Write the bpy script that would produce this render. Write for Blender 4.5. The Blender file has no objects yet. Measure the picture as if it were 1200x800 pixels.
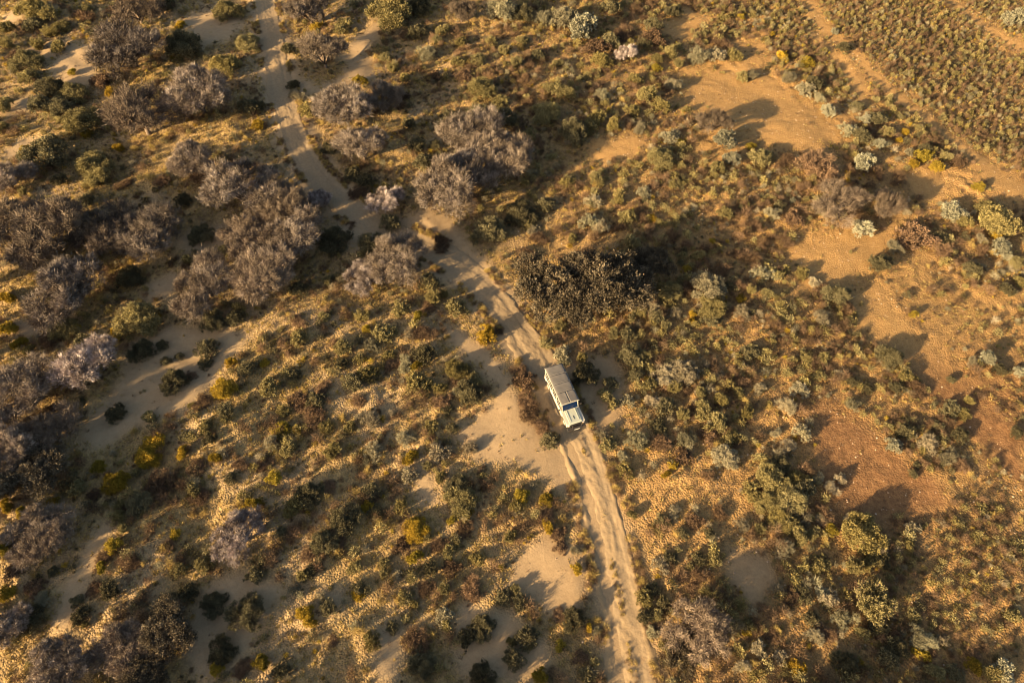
import bpy, math, random
import numpy as np
from mathutils import Vector

# ------------------------------------------------------------------ scene, camera, light
S = bpy.context.scene
COL = S.collection
R = math.radians
CAM_H, PITCH, FPX = 56.0, R(55.0), 800.0          # focal length in pixels of the 1200 px wide photograph

cam_d = bpy.data.cameras.new("camera")
cam_d.sensor_width = 36.0
cam_d.lens = 36.0 * FPX / 1200.0
cam_d.clip_end = 6000.0
cam = bpy.data.objects.new("camera", cam_d)
COL.objects.link(cam)
cam.location = (0, 0, CAM_H)
cam.rotation_euler = (math.pi / 2 - PITCH, 0, 0)
S.camera = cam

SUN_EL = R(15.2)
SUN_DIR = Vector((-0.82 * math.cos(SUN_EL), -0.572 * math.cos(SUN_EL), math.sin(SUN_EL))).normalized()
sun_d = bpy.data.lights.new("sun", 'SUN')
sun_d.energy = 5.0
sun_d.angle = R(0.5)
sun_d.color = (1.0, 0.735, 0.40)
sun = bpy.data.objects.new("sun", sun_d)
COL.objects.link(sun)
sun.rotation_euler = (-SUN_DIR).to_track_quat('-Z', 'Y').to_euler()

W = bpy.data.worlds.new("World")
S.world = W
W.use_nodes = True
wn = W.node_tree
bg = wn.nodes["Background"]
sky = wn.nodes.new("ShaderNodeTexSky")
sky.sky_type = 'NISHITA'
sky.sun_disc = False
sky.sun_elevation = SUN_EL
sky.sun_rotation = math.atan2(SUN_DIR.x, SUN_DIR.y)
sky.dust_density = 3.0
sky.ozone_density = 0.3
wn.links.new(sky.outputs[0], bg.inputs[0])
bg.inputs[1].default_value = 0.06

S.view_settings.view_transform = 'Standard'
S.view_settings.look = 'None'
S.view_settings.exposure = 1.9
S.cycles.pixel_filter_type = 'BLACKMAN_HARRIS'
S.cycles.filter_width = 1.05
S.view_settings.gamma = 1.0
S.view_settings.use_curve_mapping = False

rng = np.random.default_rng(11)
random.seed(11)

# ------------------------------------------------------------------ layout maths
def unproject(u, v, z=0.0):
    """pixel of the photograph -> point of the place at height z"""
    x = (u - 600.0) / FPX
    d = (v - 400.0) / FPX
    t = (z - CAM_H) / (-math.sin(PITCH) - d * math.cos(PITCH))
    return x * t, (math.cos(PITCH) - d * math.sin(PITCH)) * t

def px_scale(u, v):
    d = (v - 400.0) / FPX
    return FPX * (math.sin(PITCH) + d * math.cos(PITCH)) / CAM_H

def project(X, Y):
    """ground points -> pixels (arrays)"""
    depth = Y * math.cos(PITCH) + CAM_H * math.sin(PITCH)
    depth = np.maximum(depth, 1e-3)
    u = 600 + FPX * X / depth
    v = 400 + FPX * (CAM_H * math.cos(PITCH) - Y * math.sin(PITCH)) / depth
    return u, v

_tab = np.random.default_rng(5).random((256, 256))
def vnoise(x, y):
    xi = np.floor(x).astype(int); yi = np.floor(y).astype(int)
    fx = x - xi; fy = y - yi
    fx = fx * fx * (3 - 2 * fx); fy = fy * fy * (3 - 2 * fy)
    a = _tab[xi & 255, yi & 255]; b = _tab[(xi + 1) & 255, yi & 255]
    c = _tab[xi & 255, (yi + 1) & 255]; d = _tab[(xi + 1) & 255, (yi + 1) & 255]
    return (a * (1 - fx) + b * fx) * (1 - fy) + (c * (1 - fx) + d * fx) * fy - 0.5

def sstep(a, b, x):
    t = np.clip((x - a) / (b - a), 0, 1)
    return t * t * (3 - 2 * t)

def in_poly(u, v, poly):
    u = np.asarray(u, float); v = np.asarray(v, float)
    r = np.zeros(u.shape, bool)
    n = len(poly)
    for i in range(n):
        x1, y1 = poly[i]; x2, y2 = poly[(i + 1) % n]
        if y1 == y2: continue
        c = ((y1 > v) != (y2 > v)) & (u < (x2 - x1) * (v - y1) / (y2 - y1) + x1)
        r ^= c
    return r

def smooth_line(pts, step):
    P = [np.array(p, float) for p in pts]
    P = [2 * P[0] - P[1]] + P + [2 * P[-1] - P[-2]]
    out = []
    for i in range(1, len(P) - 2):
        n = max(2, int(np.linalg.norm(P[i + 1] - P[i]) / step))
        for k in range(n):
            t = k / n
            out.append(0.5 * (2 * P[i] + (P[i + 1] - P[i - 1]) * t + (2 * P[i - 1] - 5 * P[i] + 4 * P[i + 1] - P[i + 2]) * t * t
                              + (3 * P[i] - P[i - 1] - 3 * P[i + 1] + P[i + 2]) * t ** 3))
    out.append(P[-2])
    return np.array(out)

TRACK_PX = [(306, -60), (310, 0), (317, 40), (325, 85), (336, 130), (350, 172), (373, 208), (405, 238), (443, 264), (490, 284), (530, 305),
            (565, 335), (595, 370), (619, 405), (641, 442), (664, 490), (687, 540), (701, 585), (713, 632), (723, 680), (732, 730), (742, 800), (752, 880), (765, 980)]
TRACK = smooth_line([unproject(*p) for p in TRACK_PX], 0.2)
PATHS_PX = [[(936, -20), (958, 25), (985, 52), (1015, 82), (1050, 118), (1085, 142), (1112, 165), (1145, 188), (1175, 210), (1215, 232)],
            [(1090, -20), (1120, 8), (1150, 28), (1180, 45), (1225, 68)],
            [(950, 40), (975, 62), (1000, 95), (1010, 120)]]
PATHS = [smooth_line([unproject(*p) for p in q], 0.3) for q in PATHS_PX]

def dist_line(X, Y, L):
    sh = X.shape
    X = X.ravel(); Y = Y.ravel()
    best = np.full(X.size, 1e9)
    sub = L[::3]
    box = (X > sub[:, 0].min() - 6) & (X < sub[:, 0].max() + 6) & (Y > sub[:, 1].min() - 6) & (Y < sub[:, 1].max() + 6)
    idx = np.nonzero(box)[0]
    for a in range(0, idx.size, 20000):
        k = idx[a:a + 20000]
        d = np.full(k.size, 1e9)
        for i in range(0, len(sub), 40):
            s = sub[i:i + 41]
            m = (X[k] > s[:, 0].min() - 6) & (X[k] < s[:, 0].max() + 6) & (Y[k] > s[:, 1].min() - 6) & (Y[k] < s[:, 1].max() + 6)
            if not m.any(): continue
            kk = k[m]
            dd = np.min((X[kk, None] - s[None, :, 0]) ** 2 + (Y[kk, None] - s[None, :, 1]) ** 2, axis=1)
            d[m] = np.minimum(d[m], dd)
        best[k] = np.sqrt(d)
    return best.reshape(sh)

# bare places, outlined where they lie on the ground
SAND_POLYS = [
    [(500, 378), (545, 388), (583, 420), (606, 465), (640, 505), (672, 560), (668, 585), (630, 562), (595, 545), (555, 542), (525, 515), (560, 490), (582, 458), (548, 424)],
    [(600, 655), (640, 620), (680, 640), (690, 680), (680, 725), (640, 720), (598, 690)],
    [(405, 215), (470, 262), (500, 240), (540, 262), (565, 300), (590, 330), (520, 330), (440, 290), (400, 300), (395, 260)],
    [(150, 400), (235, 378), (300, 392), (262, 430), (225, 475), (160, 500), (110, 530), (85, 515), (140, 445)],
    [(235, 690), (290, 665), (335, 690), (300, 740), (270, 790), (225, 800), (215, 735)],
    [(55, 740), (78, 680), (115, 625), (150, 600), (110, 670), (85, 740)],
    [(440, 720), (480, 735), (470, 800), (440, 800)], [(540, 700), (600, 720), (650, 760), (640, 800), (540, 800), (530, 740)],
    [(20, 60), (60, 40), (60, 60), (25, 95)], [(60, 60), (105, 50), (110, 80), (60, 90)], [(60, 95), (110, 70), (120, 95), (75, 115)],
    [(210, 20), (245, 10), (290, 20), (270, 45), (240, 60), (225, 40)], [(395, 65), (440, 20), (480, 0), (430, 60), (440, 95)],
    [(300, 80), (345, 85), (380, 100), (420, 60), (440, 90), (410, 110), (350, 110)],
    [(190, 285), (250, 265), (265, 250), (280, 290), (225, 300)], [(170, 330), (215, 315), (200, 350), (165, 355)],
    [(848, 640), (900, 650), (908, 690), (885, 720), (860, 695)], [(650, 425), (720, 410), (735, 450), (725, 500), (690, 500)],
    [(10, 380), (60, 360), (45, 392), (12, 400)], [(365, 700), (400, 680), (410, 720), (380, 730)], [(470, 545), (500, 540), (520, 590), (495, 600)],
    [(0, 20), (30, 5), (40, 20), (5, 40)], [(0, 170), (45, 158), (40, 175), (0, 185)], [(0, 120), (28, 110), (45, 118), (5, 140)],
]
ORANGE_POLYS = [
    [(795, 100), (872, 70), (905, 92), (950, 128), (985, 146), (985, 166), (930, 177), (880, 162), (838, 142)],
    [(995, 350), (1030, 330), (1065, 392), (1105, 420), (1145, 470), (1200, 505), (1205, 580), (1150, 525), (1100, 475), (1050, 422), (1005, 385)],
    [(955, 470), (1010, 500), (1060, 540), (1110, 570), (1110, 600), (1010, 612), (985, 600), (955, 545)],
    [(930, 290), (1000, 265), (1045, 280), (1025, 310), (980, 345), (930, 340)],
    [(770, 30), (810, 5), (835, 25), (800, 45)], [(1140, 55), (1200, 40), (1200, 60), (1160, 50)],
    [(1060, 205), (1100, 200), (1110, 230), (1070, 232)], [(1150, 200), (1200, 215), (1200, 240), (1165, 225)],
    [(690, 170), (765, 160), (750, 185), (700, 195)], [(900, 470), (880, 520), (855, 560), (880, 500)],
]
THIN_POLYS = [[(925, 255), (1060, 262), (1130, 320), (1205, 370), (1205, 590), (1120, 500), (1050, 425), (1000, 375), (920, 345)],
              [(930, 450), (1010, 480), (1110, 560), (1115, 615), (1010, 640), (960, 600)], [(760, 60), (880, 40), (1000, 150), (960, 195), (830, 190)],
              [(1050, 185), (1210, 190), (1210, 250), (1080, 240)], [(560, 250), (650, 260), (640, 340), (600, 350)], [(680, 520), (780, 520), (900, 600), (800, 640), (740, 620)]]

DENSE_POLYS = [[(1005, 395), (1045, 425), (1100, 482), (1155, 532), (1210, 600), (1210, 830), (1000, 830), (1010, 660), (1110, 615), (1112, 572), (1060, 535), (985, 450)]]

def poly_masks(X, Y):
    u, v = project(X, Y)
    w = 7 * vnoise(X * 0.9, Y * 0.9) + 5 * vnoise(X * 2.3 + 9, Y * 2.3)
    w2 = 7 * vnoise(X * 0.9 + 40, Y * 0.9 + 7) + 5 * vnoise(X * 2.3 + 19, Y * 2.3 + 50)
    u = u + 1.5 * w; v = v + 1.5 * w2
    m = []
    for polys in (SAND_POLYS, ORANGE_POLYS, THIN_POLYS, DENSE_POLYS):
        r = np.zeros(X.shape, bool)
        for p in polys: r |= in_poly(u, v, p)
        m.append(r)
    return m

def h_base(X, Y):
    left = sstep(12, -25, X)
    return (0.9 * vnoise(X / 17.0 + 3, Y / 17.0) + (0.30 + 0.45 * left) * vnoise(X / 5.2, Y / 5.2 + 8)
            + (0.12 + 0.16 * left) * vnoise(X / 1.9 + 20, Y / 1.9)) * sstep(400, 120, np.abs(X)) * sstep(420, 140, np.abs(Y - 50))

def height(X, Y):
    X = np.atleast_1d(np.asarray(X, float)); Y = np.atleast_1d(np.asarray(Y, float))
    d = dist_line(X, Y, TRACK)
    soft = 0.9 * vnoise(X / 17.0 + 3, Y / 17.0)
    hb = h_base(X, Y)
    k = sstep(3.6, 1.4, d)
    return hb * (1 - k) + (soft * sstep(400, 120, np.abs(X)) - 0.05) * k

# ------------------------------------------------------------------ mesh helpers
def mesh_np(name, V, F, tint=None, smooth=False, attrs=None):
    """F: list of (n,3)/(n,4) index arrays"""
    me = bpy.data.meshes.new(name)
    F = [np.asarray(f, np.int32) for f in F if len(f)]
    nl = sum(f.size for f in F); nf = sum(len(f) for f in F)
    me.vertices.add(len(V)); me.loops.add(nl); me.polygons.add(nf)
    me.vertices.foreach_set("co", np.ascontiguousarray(V, np.float32).ravel())
    me.loops.foreach_set("vertex_index", np.concatenate([f.ravel() for f in F]))
    tot = np.concatenate([np.full(len(f), f.shape[1], np.int32) for f in F])
    me.polygons.foreach_set("loop_start", np.concatenate([[0], np.cumsum(tot)[:-1]]).astype(np.int32))
    me.polygons.foreach_set("loop_total", tot)
    me.polygons.foreach_set("use_smooth", np.full(nf, smooth))
    al = dict(attrs or {})
    if tint is not None: al["tint"] = tint
    for k, a in al.items():
        at = me.attributes.new(k, 'FLOAT', 'POINT')
        at.data.foreach_set("value", np.ascontiguousarray(a, np.float32))
    me.update(calc_edges=True)
    return me

def obj(name, me, mat=None, parent=None, kind=None):
    o = bpy.data.objects.new(name, me)
    COL.objects.link(o)
    if mat is not None and not me.materials: me.materials.append(mat)
    if parent is not None: o.parent = parent
    if kind: o["kind"] = kind
    return o

class MB:
    """collects shapes into one mesh"""
    def __init__(self): self.V = []; self.F3 = []; self.F4 = []; self.n = 0
    def add(self, V, F3=(), F4=()):
        V = np.asarray(V, float)
        self.V.append(V)
        if len(F3): self.F3.append(np.asarray(F3) + self.n)
        if len(F4): self.F4.append(np.asarray(F4) + self.n)
        self.n += len(V)
    def tube(self, a, b, r0, r1=None, n=6, cap=True):
        r1 = r0 if r1 is None else r1
        a = np.asarray(a, float); b = np.asarray(b, float)
        d = b - a; d /= (np.linalg.norm(d) + 1e-9)
        s = np.cross(d, [0, 0, 1.0] if abs(d[2]) < 0.9 else [1.0, 0, 0]); s /= np.linalg.norm(s); t = np.cross(d, s)
        ang = np.arange(n) * 2 * math.pi / n
        ring = np.cos(ang)[:, None] * s + np.sin(ang)[:, None] * t
        V = np.vstack([a + ring * r0, b + ring * r1, a[None], b[None]])
        i = np.arange(n); j = (i + 1) % n
        F4 = np.stack([i, j, j + n, i + n], 1)
        F3 = np.vstack([np.stack([j, i, np.full(n, 2 * n)], 1), np.stack([i + n, j + n, np.full(n, 2 * n + 1)], 1)]) if cap else ()
        self.add(V, F3, F4)
    def poly_tube(self, pts, r, n=6):
        for a, b in zip(pts[:-1], pts[1:]): self.tube(a, b, r, r, n)
    def box(self, x0, x1, y0, y1, z0, z1, bev=0.0):
        """a box with bevelled edges"""
        import bmesh
        bm = bmesh.new()
        bmesh.ops.create_cube(bm, size=1.0)
        for v in bm.verts:
            v.co = Vector(((x0 + x1) / 2 + v.co.x * (x1 - x0), (y0 + y1) / 2 + v.co.y * (y1 - y0), (z0 + z1) / 2 + v.co.z * (z1 - z0)))
        if bev > 0: bmesh.ops.bevel(bm, geom=bm.edges[:], offset=bev, segments=2, affect='EDGES', profile=0.5)
        self._bm(bm)
    def prism(self, outline, y0, y1, bev=0.0):
        """outline in x,z extruded along y"""
        import bmesh
        bm = bmesh.new()
        vs = [bm.verts.new((x, y0, z)) for x, z in outline]
        f = bm.faces.new(vs)
        e = bmesh.ops.extrude_face_region(bm, geom=[f])
        for v in e['geom']:
            if isinstance(v, bmesh.types.BMVert): v.co.y = y1
        bmesh.ops.recalc_face_normals(bm, faces=bm.faces[:])
        if bev > 0: bmesh.ops.bevel(bm, geom=bm.edges[:], offset=bev, segments=2, affect='EDGES', profile=0.5)
        self._bm(bm)
    def _bm(self, bm):
        import bmesh
        bmesh.ops.triangulate(bm, faces=[f for f in bm.faces if len(f.verts) > 4])
        bm.verts.index_update()
        V = [v.co[:] for v in bm.verts]
        self.add(V, [[v.index for v in f.verts] for f in bm.faces if len(f.verts) == 3], [[v.index for v in f.verts] for f in bm.faces if len(f.verts) == 4])
        bm.free()
    def mesh(self, name, smooth=False):
        F = []
        if self.F3: F.append(np.vstack(self.F3))
        if self.F4: F.append(np.vstack(self.F4))
        return mesh_np(name, np.vstack(self.V), F, smooth=smooth)
    def build(self, name, mat, parent=None, smooth=False):
        return obj(name, self.mesh(name, smooth), mat, parent)

# ------------------------------------------------------------------ materials
def newmat(name):
    m = bpy.data.materials.new(name); m.use_nodes = True
    nt = m.node_tree
    b = nt.nodes["Principled BSDF"]
    b.inputs["Roughness"].default_value = 0.9
    b.inputs["Specular IOR Level"].default_value = 0.15
    return m, nt, b

def mixc(nt, fac, a, b, blend='MIX'):
    n = nt.nodes.new("ShaderNodeMix"); n.data_type = 'RGBA'; n.blend_type = blend
    for sock, val in ((n.inputs[0], fac), (n.inputs[6], a), (n.inputs[7], b)):
        if isinstance(val, bpy.types.NodeSocket): nt.links.new(val, sock)
        elif isinstance(val, (int, float)): sock.default_value = val
        else: sock.default_value = (*val, 1)
    return n.outputs[2]

def ramp(nt, fac, lo, hi):
    n = nt.nodes.new("ShaderNodeMapRange"); n.inputs[1].default_value = lo; n.inputs[2].default_value = hi
    nt.links.new(fac, n.inputs[0]); return n.outputs[0]

def noise(nt, scale, detail=4, rough=0.55, vec=None):
    n = nt.nodes.new("ShaderNodeTexNoise"); n.inputs["Scale"].default_value = scale; n.inputs["Detail"].default_value = detail
    n.inputs["Roughness"].default_value = rough
    if vec is not None: nt.links.new(vec, n.inputs["Vector"])
    return n.outputs[0]

def attr(nt, name):
    n = nt.nodes.new("ShaderNodeAttribute"); n.attribute_name = name; return n.outputs["Fac"]

def objvec(nt):
    return nt.nodes.new("ShaderNodeTexCoord").outputs["Object"]

def bump(nt, b, h, strength, dist):
    n = nt.nodes.new("ShaderNodeBump"); n.inputs["Strength"].default_value = strength; n.inputs["Distance"].default_value = dist
    nt.links.new(h, n.inputs["Height"]); nt.links.new(n.outputs[0], b.inputs["Normal"])

def mul(nt, a, b):
    n = nt.nodes.new("ShaderNodeMath"); n.operation = 'MULTIPLY'
    for s, v in zip(n.inputs, (a, b)):
        if isinstance(v, bpy.types.NodeSocket): nt.links.new(v, s)
        else: s.default_value = v
    return n.outputs[0]

def soil_material():
    m, nt, b = newmat("soil")
    vec = objvec(nt)
    n1 = noise(nt, 0.35, 6, 0.6, vec); n2 = noise(nt, 2.2, 6, 0.65, vec); n3 = noise(nt, 11.0, 3, 0.6, vec)
    straw = mixc(nt, ramp(nt, n2, 0.35, 0.65), (0.22, 0.147, 0.068), (0.40, 0.268, 0.11))
    red = mixc(nt, ramp(nt, n2, 0.35, 0.65), (0.21, 0.12, 0.048), (0.35, 0.212, 0.082))
    base = mixc(nt, attr(nt, "orange"), straw, red)
    base = mixc(nt, mul(nt, ramp(nt, n1, 0.5, 0.72), 0.5), base, (0.16, 0.105, 0.06))
    sandc = mixc(nt, ramp(nt, n2, 0.3, 0.7), (0.31, 0.215, 0.122), (0.38, 0.27, 0.155))
    sandc = mixc(nt, mul(nt, ramp(nt, n1, 0.52, 0.7), 0.35), sandc, (0.25, 0.18, 0.11))
    sandc = mixc(nt, mul(nt, attr(nt, "orange"), 0.8), sandc, mixc(nt, ramp(nt, n2, 0.3, 0.7), (0.24, 0.155, 0.08), (0.34, 0.22, 0.112)))
    base = mixc(nt, attr(nt, "sand"), base, sandc)
    pan = mixc(nt, ramp(nt, n2, 0.3, 0.7), (0.29, 0.165, 0.063), (0.40, 0.24, 0.092))
    pan = mixc(nt, attr(nt, "redsoil"), pan, mixc(nt, ramp(nt, n2, 0.35, 0.6), (0.14, 0.071, 0.031), (0.245, 0.128, 0.055)))
    base = mixc(nt, attr(nt, "pan"), base, pan)
    base = mixc(nt, mul(nt, ramp(nt, n3, 0.55, 0.75), 0.45), base, (0.13, 0.085, 0.05))
    nt.links.new(base, b.inputs["Base Color"])
    vo = nt.nodes.new("ShaderNodeTexVoronoi"); vo.inputs["Scale"].default_value = 5.5; nt.links.new(vec, vo.inputs["Vector"])
    rough = attr(nt, "rough")
    hsum = nt.nodes.new("ShaderNodeMath"); hsum.operation = 'MULTIPLY_ADD'
    nt.links.new(n3, hsum.inputs[0]); hsum.inputs[1].default_value = 0.8
    nt.links.new(mul(nt, vo.outputs["Distance"], -1.0), hsum.inputs[2])
    h = mul(nt, hsum.outputs[0], rough)
    fine = mul(nt, noise(nt, 5.0, 6, 0.7, vec), 0.22)
    add = nt.nodes.new("ShaderNodeMath"); add.operation = 'ADD'
    nt.links.new(h, add.inputs[0]); nt.links.new(fine, add.inputs[1])
    bump(nt, b, add.outputs[0], 0.6, 0.2)
    return m

def track_material():
    m, nt, b = newmat("track_sand")
    vec = objvec(nt)
    n1 = noise(nt, 0.5, 5, 0.6, vec); n2 = noise(nt, 4.0, 6, 0.65, vec)
    c = mixc(nt, ramp(nt, n2, 0.3, 0.7), (0.25, 0.177, 0.104), (0.325, 0.235, 0.138))
    c = mixc(nt, mul(nt, ramp(nt, n1, 0.5, 0.7), 0.4), c, (0.26, 0.18, 0.10))
    c = mixc(nt, attr(nt, "tint"), c, (0.33, 0.225, 0.118))
    nt.links.new(c, b.inputs["Base Color"])
    bump(nt, b, mixc(nt, 0.5, n2, noise(nt, 1.6, 5, 0.7, vec)), 0.45, 0.14)
    return m

def plant_material(name, lo, hi, alt=None, var=0.35, transl=0.0):
    """lo..hi by clump tint; each plant shifts a little in tone"""
    m, nt, b = newmat(name)
    t = attr(nt, "tint")
    c = mixc(nt, t, lo, hi)
    oi = nt.nodes.new("ShaderNodeObjectInfo")
    if alt is not None: c = mixc(nt, mul(nt, oi.outputs["Random"], 0.8), c, mixc(nt, t, tuple(x * 0.65 for x in alt), alt))
    hsv = nt.nodes.new("ShaderNodeHueSaturation")
    nt.links.new(c, hsv.inputs["Color"])
    mr = nt.nodes.new("ShaderNodeMapRange"); mr.inputs[3].default_value = 1 - var; mr.inputs[4].default_value = 1 + var
    wn_ = nt.nodes.new("ShaderNodeTexWhiteNoise"); wn_.noise_dimensions = '1D'
    nt.links.new(oi.outputs["Random"], wn_.inputs["W"])
    nt.links.new(wn_.outputs["Value"], mr.inputs[0]); nt.links.new(mr.outputs[0], hsv.inputs["Value"])
    nt.links.new(hsv.outputs[0], b.inputs["Base Color"])
    if transl > 0:
        tr = nt.nodes.new("ShaderNodeBsdfTranslucent"); nt.links.new(hsv.outputs[0], tr.inputs[0])
        mx = nt.nodes.new("ShaderNodeMixShader"); mx.inputs[0].default_value = transl
        nt.links.new(b.outputs[0], mx.inputs[1]); nt.links.new(tr.outputs[0], mx.inputs[2])
        nt.links.new(mx.outputs[0], nt.nodes["Material Output"].inputs[0])
    return m

def plain(name, col, rough=0.6, spec=0.3, metal=0.0, dirt=0.0, dirtcol=(0.3, 0.2, 0.11), scale=3.0):
    m, nt, b = newmat(name)
    b.inputs["Roughness"].default_value = rough; b.inputs["Specular IOR Level"].default_value = spec; b.inputs["Metallic"].default_value = metal
    n = noise(nt, scale, 6, 0.6, objvec(nt))
    c = mixc(nt, mul(nt, ramp(nt, n, 0.35, 0.75), dirt), col, dirtcol)
    nt.links.new(c, b.inputs["Base Color"])
    return m

M_SOIL = soil_material(); M_TRACK = track_material()
M_GREY = plant_material("grey_twigs", (0.07, 0.052, 0.038), (0.37, 0.305, 0.255), alt=(0.25, 0.19, 0.135))
M_LILAC = plant_material("lilac_twigs", (0.11, 0.082, 0.068), (0.60, 0.50, 0.45))
M_BROWN = plant_material("brown_twigs", (0.10, 0.075, 0.055), (0.27, 0.205, 0.15))
M_DARKT = plant_material("dark_thorn_foliage", (0.055, 0.044, 0.029), (0.175, 0.14, 0.092), transl=0.1)
M_BARK = plain("bark", (0.13, 0.095, 0.07), 0.95, 0.1, dirt=0.6, dirtcol=(0.24, 0.19, 0.15), scale=6)
M_OLIVE = plant_material("olive_leaves", (0.115, 0.09, 0.032), (0.30, 0.242, 0.09), alt=(0.28, 0.24, 0.12), var=0.24, transl=0.2)
M_DARK = plant_material("dark_leaves", (0.066, 0.058, 0.032), (0.175, 0.15, 0.08), transl=0.15)
M_YELLOW = plant_material("yellow_leaves", (0.22, 0.14, 0.02), (0.46, 0.30, 0.032), alt=(0.33, 0.27, 0.045), transl=0.2)
M_SILVER = plant_material("silver_leaves", (0.17, 0.16, 0.105), (0.34, 0.315, 0.22), transl=0.15)
M_PALE = plant_material("pale_leaves", (0.19, 0.155, 0.10), (0.38, 0.31, 0.21), alt=(0.26, 0.245, 0.15), transl=0.15)
M_DRY = plant_material("dry_leaves", (0.085, 0.055, 0.035), (0.23, 0.145, 0.085), transl=0.15)
M_STRAW = plant_material("straw", (0.22, 0.15, 0.05), (0.56, 0.42, 0.15), transl=0.25)
M_PEBBLE = plant_material("pebble", (0.22, 0.12, 0.06), (0.55, 0.42, 0.30))
M_SCRUB = None

# ------------------------------------------------------------------ the ground, the track, the paths
def axis(a, b, step, far):
    mid = np.arange(a, b + step / 2, step)
    g = []; d = step; x = 0
    while x < far: d *= 1.35; x += d; g.append(x)
    g = np.array(g)
    return np.concatenate([a - g[::-1], mid, b + g])

def box_blur(a, k):
    for ax in (0, 1):
        p = [(0, 0), (0, 0)]; p[ax] = (k, k)
        c = np.cumsum(np.pad(a, p, mode='edge'), axis=ax)
        n = a.shape[ax]
        hi = np.take(c, np.arange(2 * k, n + 2 * k), axis=ax)
        lo = np.concatenate([np.zeros_like(np.take(c, [0], axis=ax)), np.take(c, np.arange(0, n - 1), axis=ax)], axis=ax)
        a = (hi - lo) / (2 * k + 1)
    return a

gx = axis(-86, 86, 0.26, 2500); gy = axis(2, 112, 0.26, 2500)
GX, GY = np.meshgrid(gx, gy)
GH = height(GX.ravel(), GY.ravel()).reshape(GX.shape)
DT = dist_line(GX, GY, TRACK)
inview = (np.abs(GX) < 200) & (GY > -50) & (GY < 240)
sm, om, lm, dm = poly_masks(GX, GY)
sm &= inview; om &= inview
for L in PATHS: om |= dist_line(GX, GY, L) < 0.95 + 0.5 * vnoise(GX / 2.5, GY / 2.5)
bare = np.maximum(sm, om) | (DT < 2.0)
PU, PV = project(GX, GY)
orange = sstep(360, 860, PU + 0.25 * (300 - PV) + 160 * vnoise(GX / 9, GY / 9))
red = sstep(380, 470, PV) * sstep(860, 960, PU)
sm |= (DT < 2.6 + 0.9 * vnoise(GX / 3.0, GY / 3.0)) & (GY > 37)
sandf = box_blur(np.maximum(sm, (DT < 2.3)).astype(float), 2); panf = box_blur(om.astype(float), 2)
densef = box_blur(dm.astype(float), 4)
thinf = box_blur(lm.astype(float), 5) * (1 - densef)
roughf = 1.0 - np.clip(0.96 * box_blur((sm | (DT < 2.0)).astype(float), 2) + 0.68 * panf, 0, 0.96)
# fine hummocks under the grass: lumps of sand and litter
def rn(f, a, o):
    wx = GX + 0.35 * vnoise(GX * 0.7 + o, GY * 0.7); wy = GY + 0.35 * vnoise(GX * 0.7, GY * 0.7 + o)
    return vnoise((wx * math.cos(a) - wy * math.sin(a)) * f + o, (wx * math.sin(a) + wy * math.cos(a)) * f + o)
amp = 0.55 + 1.1 * np.clip(0.5 + 1.5 * vnoise(GX / 3.7 + 21, GY / 3.7), 0, 1)
GH = GH + roughf * amp * (0.15 * rn(1.3, 0.6, 3) + 0.10 * rn(1.9, 2.1, 17) + 0.06 * rn(2.8, 1.2, 29) + 0.05 * rn(3.9, 0.35, 41)) * inview * sstep(1.6, 3.0, DT)
ny, nx = GX.shape
ii = (np.arange(ny - 1)[:, None] * nx + np.arange(nx - 1)[None, :]).ravel()
ground_me = mesh_np("ground", np.stack([GX.ravel(), GY.ravel(), GH.ravel()], 1), [np.stack([ii, ii + 1, ii + nx + 1, ii + nx], 1)], smooth=True,
                    attrs={"sand": np.maximum(sandf, 0.62 * sstep(12, -12, GX) * sstep(-0.12, 0.2, vnoise(GX / 4.2 + 60, GY / 4.2))).ravel(), "pan": np.maximum(panf, 0.8 * thinf * sstep(2, 14, GX)).ravel(), "orange": orange.ravel(), "rough": roughf.ravel(), "redsoil": red.ravel()})
ground = obj("ground", ground_me, M_SOIL, kind="structure")
_ix = lambda x: np.clip(np.searchsorted(gx, x) - 1, 0, nx - 2)
_iy = lambda y: np.clip(np.searchsorted(gy, y) - 1, 0, ny - 2)
def ground_z(x, y):
    x = np.atleast_1d(np.asarray(x, float)); y = np.atleast_1d(np.asarray(y, float))
    i = _ix(x); j = _iy(y)
    fx = (x - gx[i]) / (gx[i + 1] - gx[i]); fy = (y - gy[j]) / (gy[j + 1] - gy[j])
    return (GH[j, i] * (1 - fx) + GH[j, i + 1] * fx) * (1 - fy) + (GH[j + 1, i] * (1 - fx) + GH[j + 1, i + 1] * fx) * fy
def field(A, x, y):
    return A[_iy(y), _ix(x)]

T = np.gradient(TRACK, axis=0); T /= np.linalg.norm(T, axis=1)[:, None]
N = np.stack([-T[:, 1], T[:, 0]], 1)
s_ = np.linspace(-2.35, 2.35, 57)
wid = 1.0 + 0.28 * vnoise(np.arange(len(TRACK)) * 0.055, np.zeros(len(TRACK)))
sw = s_[None, :] * wid[:, None]
TX = TRACK[:, None, 0] + N[:, None, 0] * sw; TY = TRACK[:, None, 1] + N[:, None, 1] * sw
wob = 0.10 * vnoise(np.arange(len(TRACK)) * 0.08, np.full(len(TRACK), 3.3))[:, None]
a_ = np.abs(s_[None, :] - wob)
rut = np.exp(-((a_ - 0.82) / 0.26) ** 2)
berm = np.exp(-((a_ - 1.62) / 0.28) ** 2)
mid = np.exp(-(a_ / 0.38) ** 2)
lng = np.clip(0.5 + 1.6 * vnoise(np.arange(len(TRACK)) * 0.03, np.full(len(TRACK), 7.7)), 0, 1)[:, None]
lng2 = np.clip(0.5 + 1.6 * vnoise(np.arange(len(TRACK)) * 0.045, np.full(len(TRACK), 17.7)), 0, 1)[:, None]
lines = np.zeros_like(TX)
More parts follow.
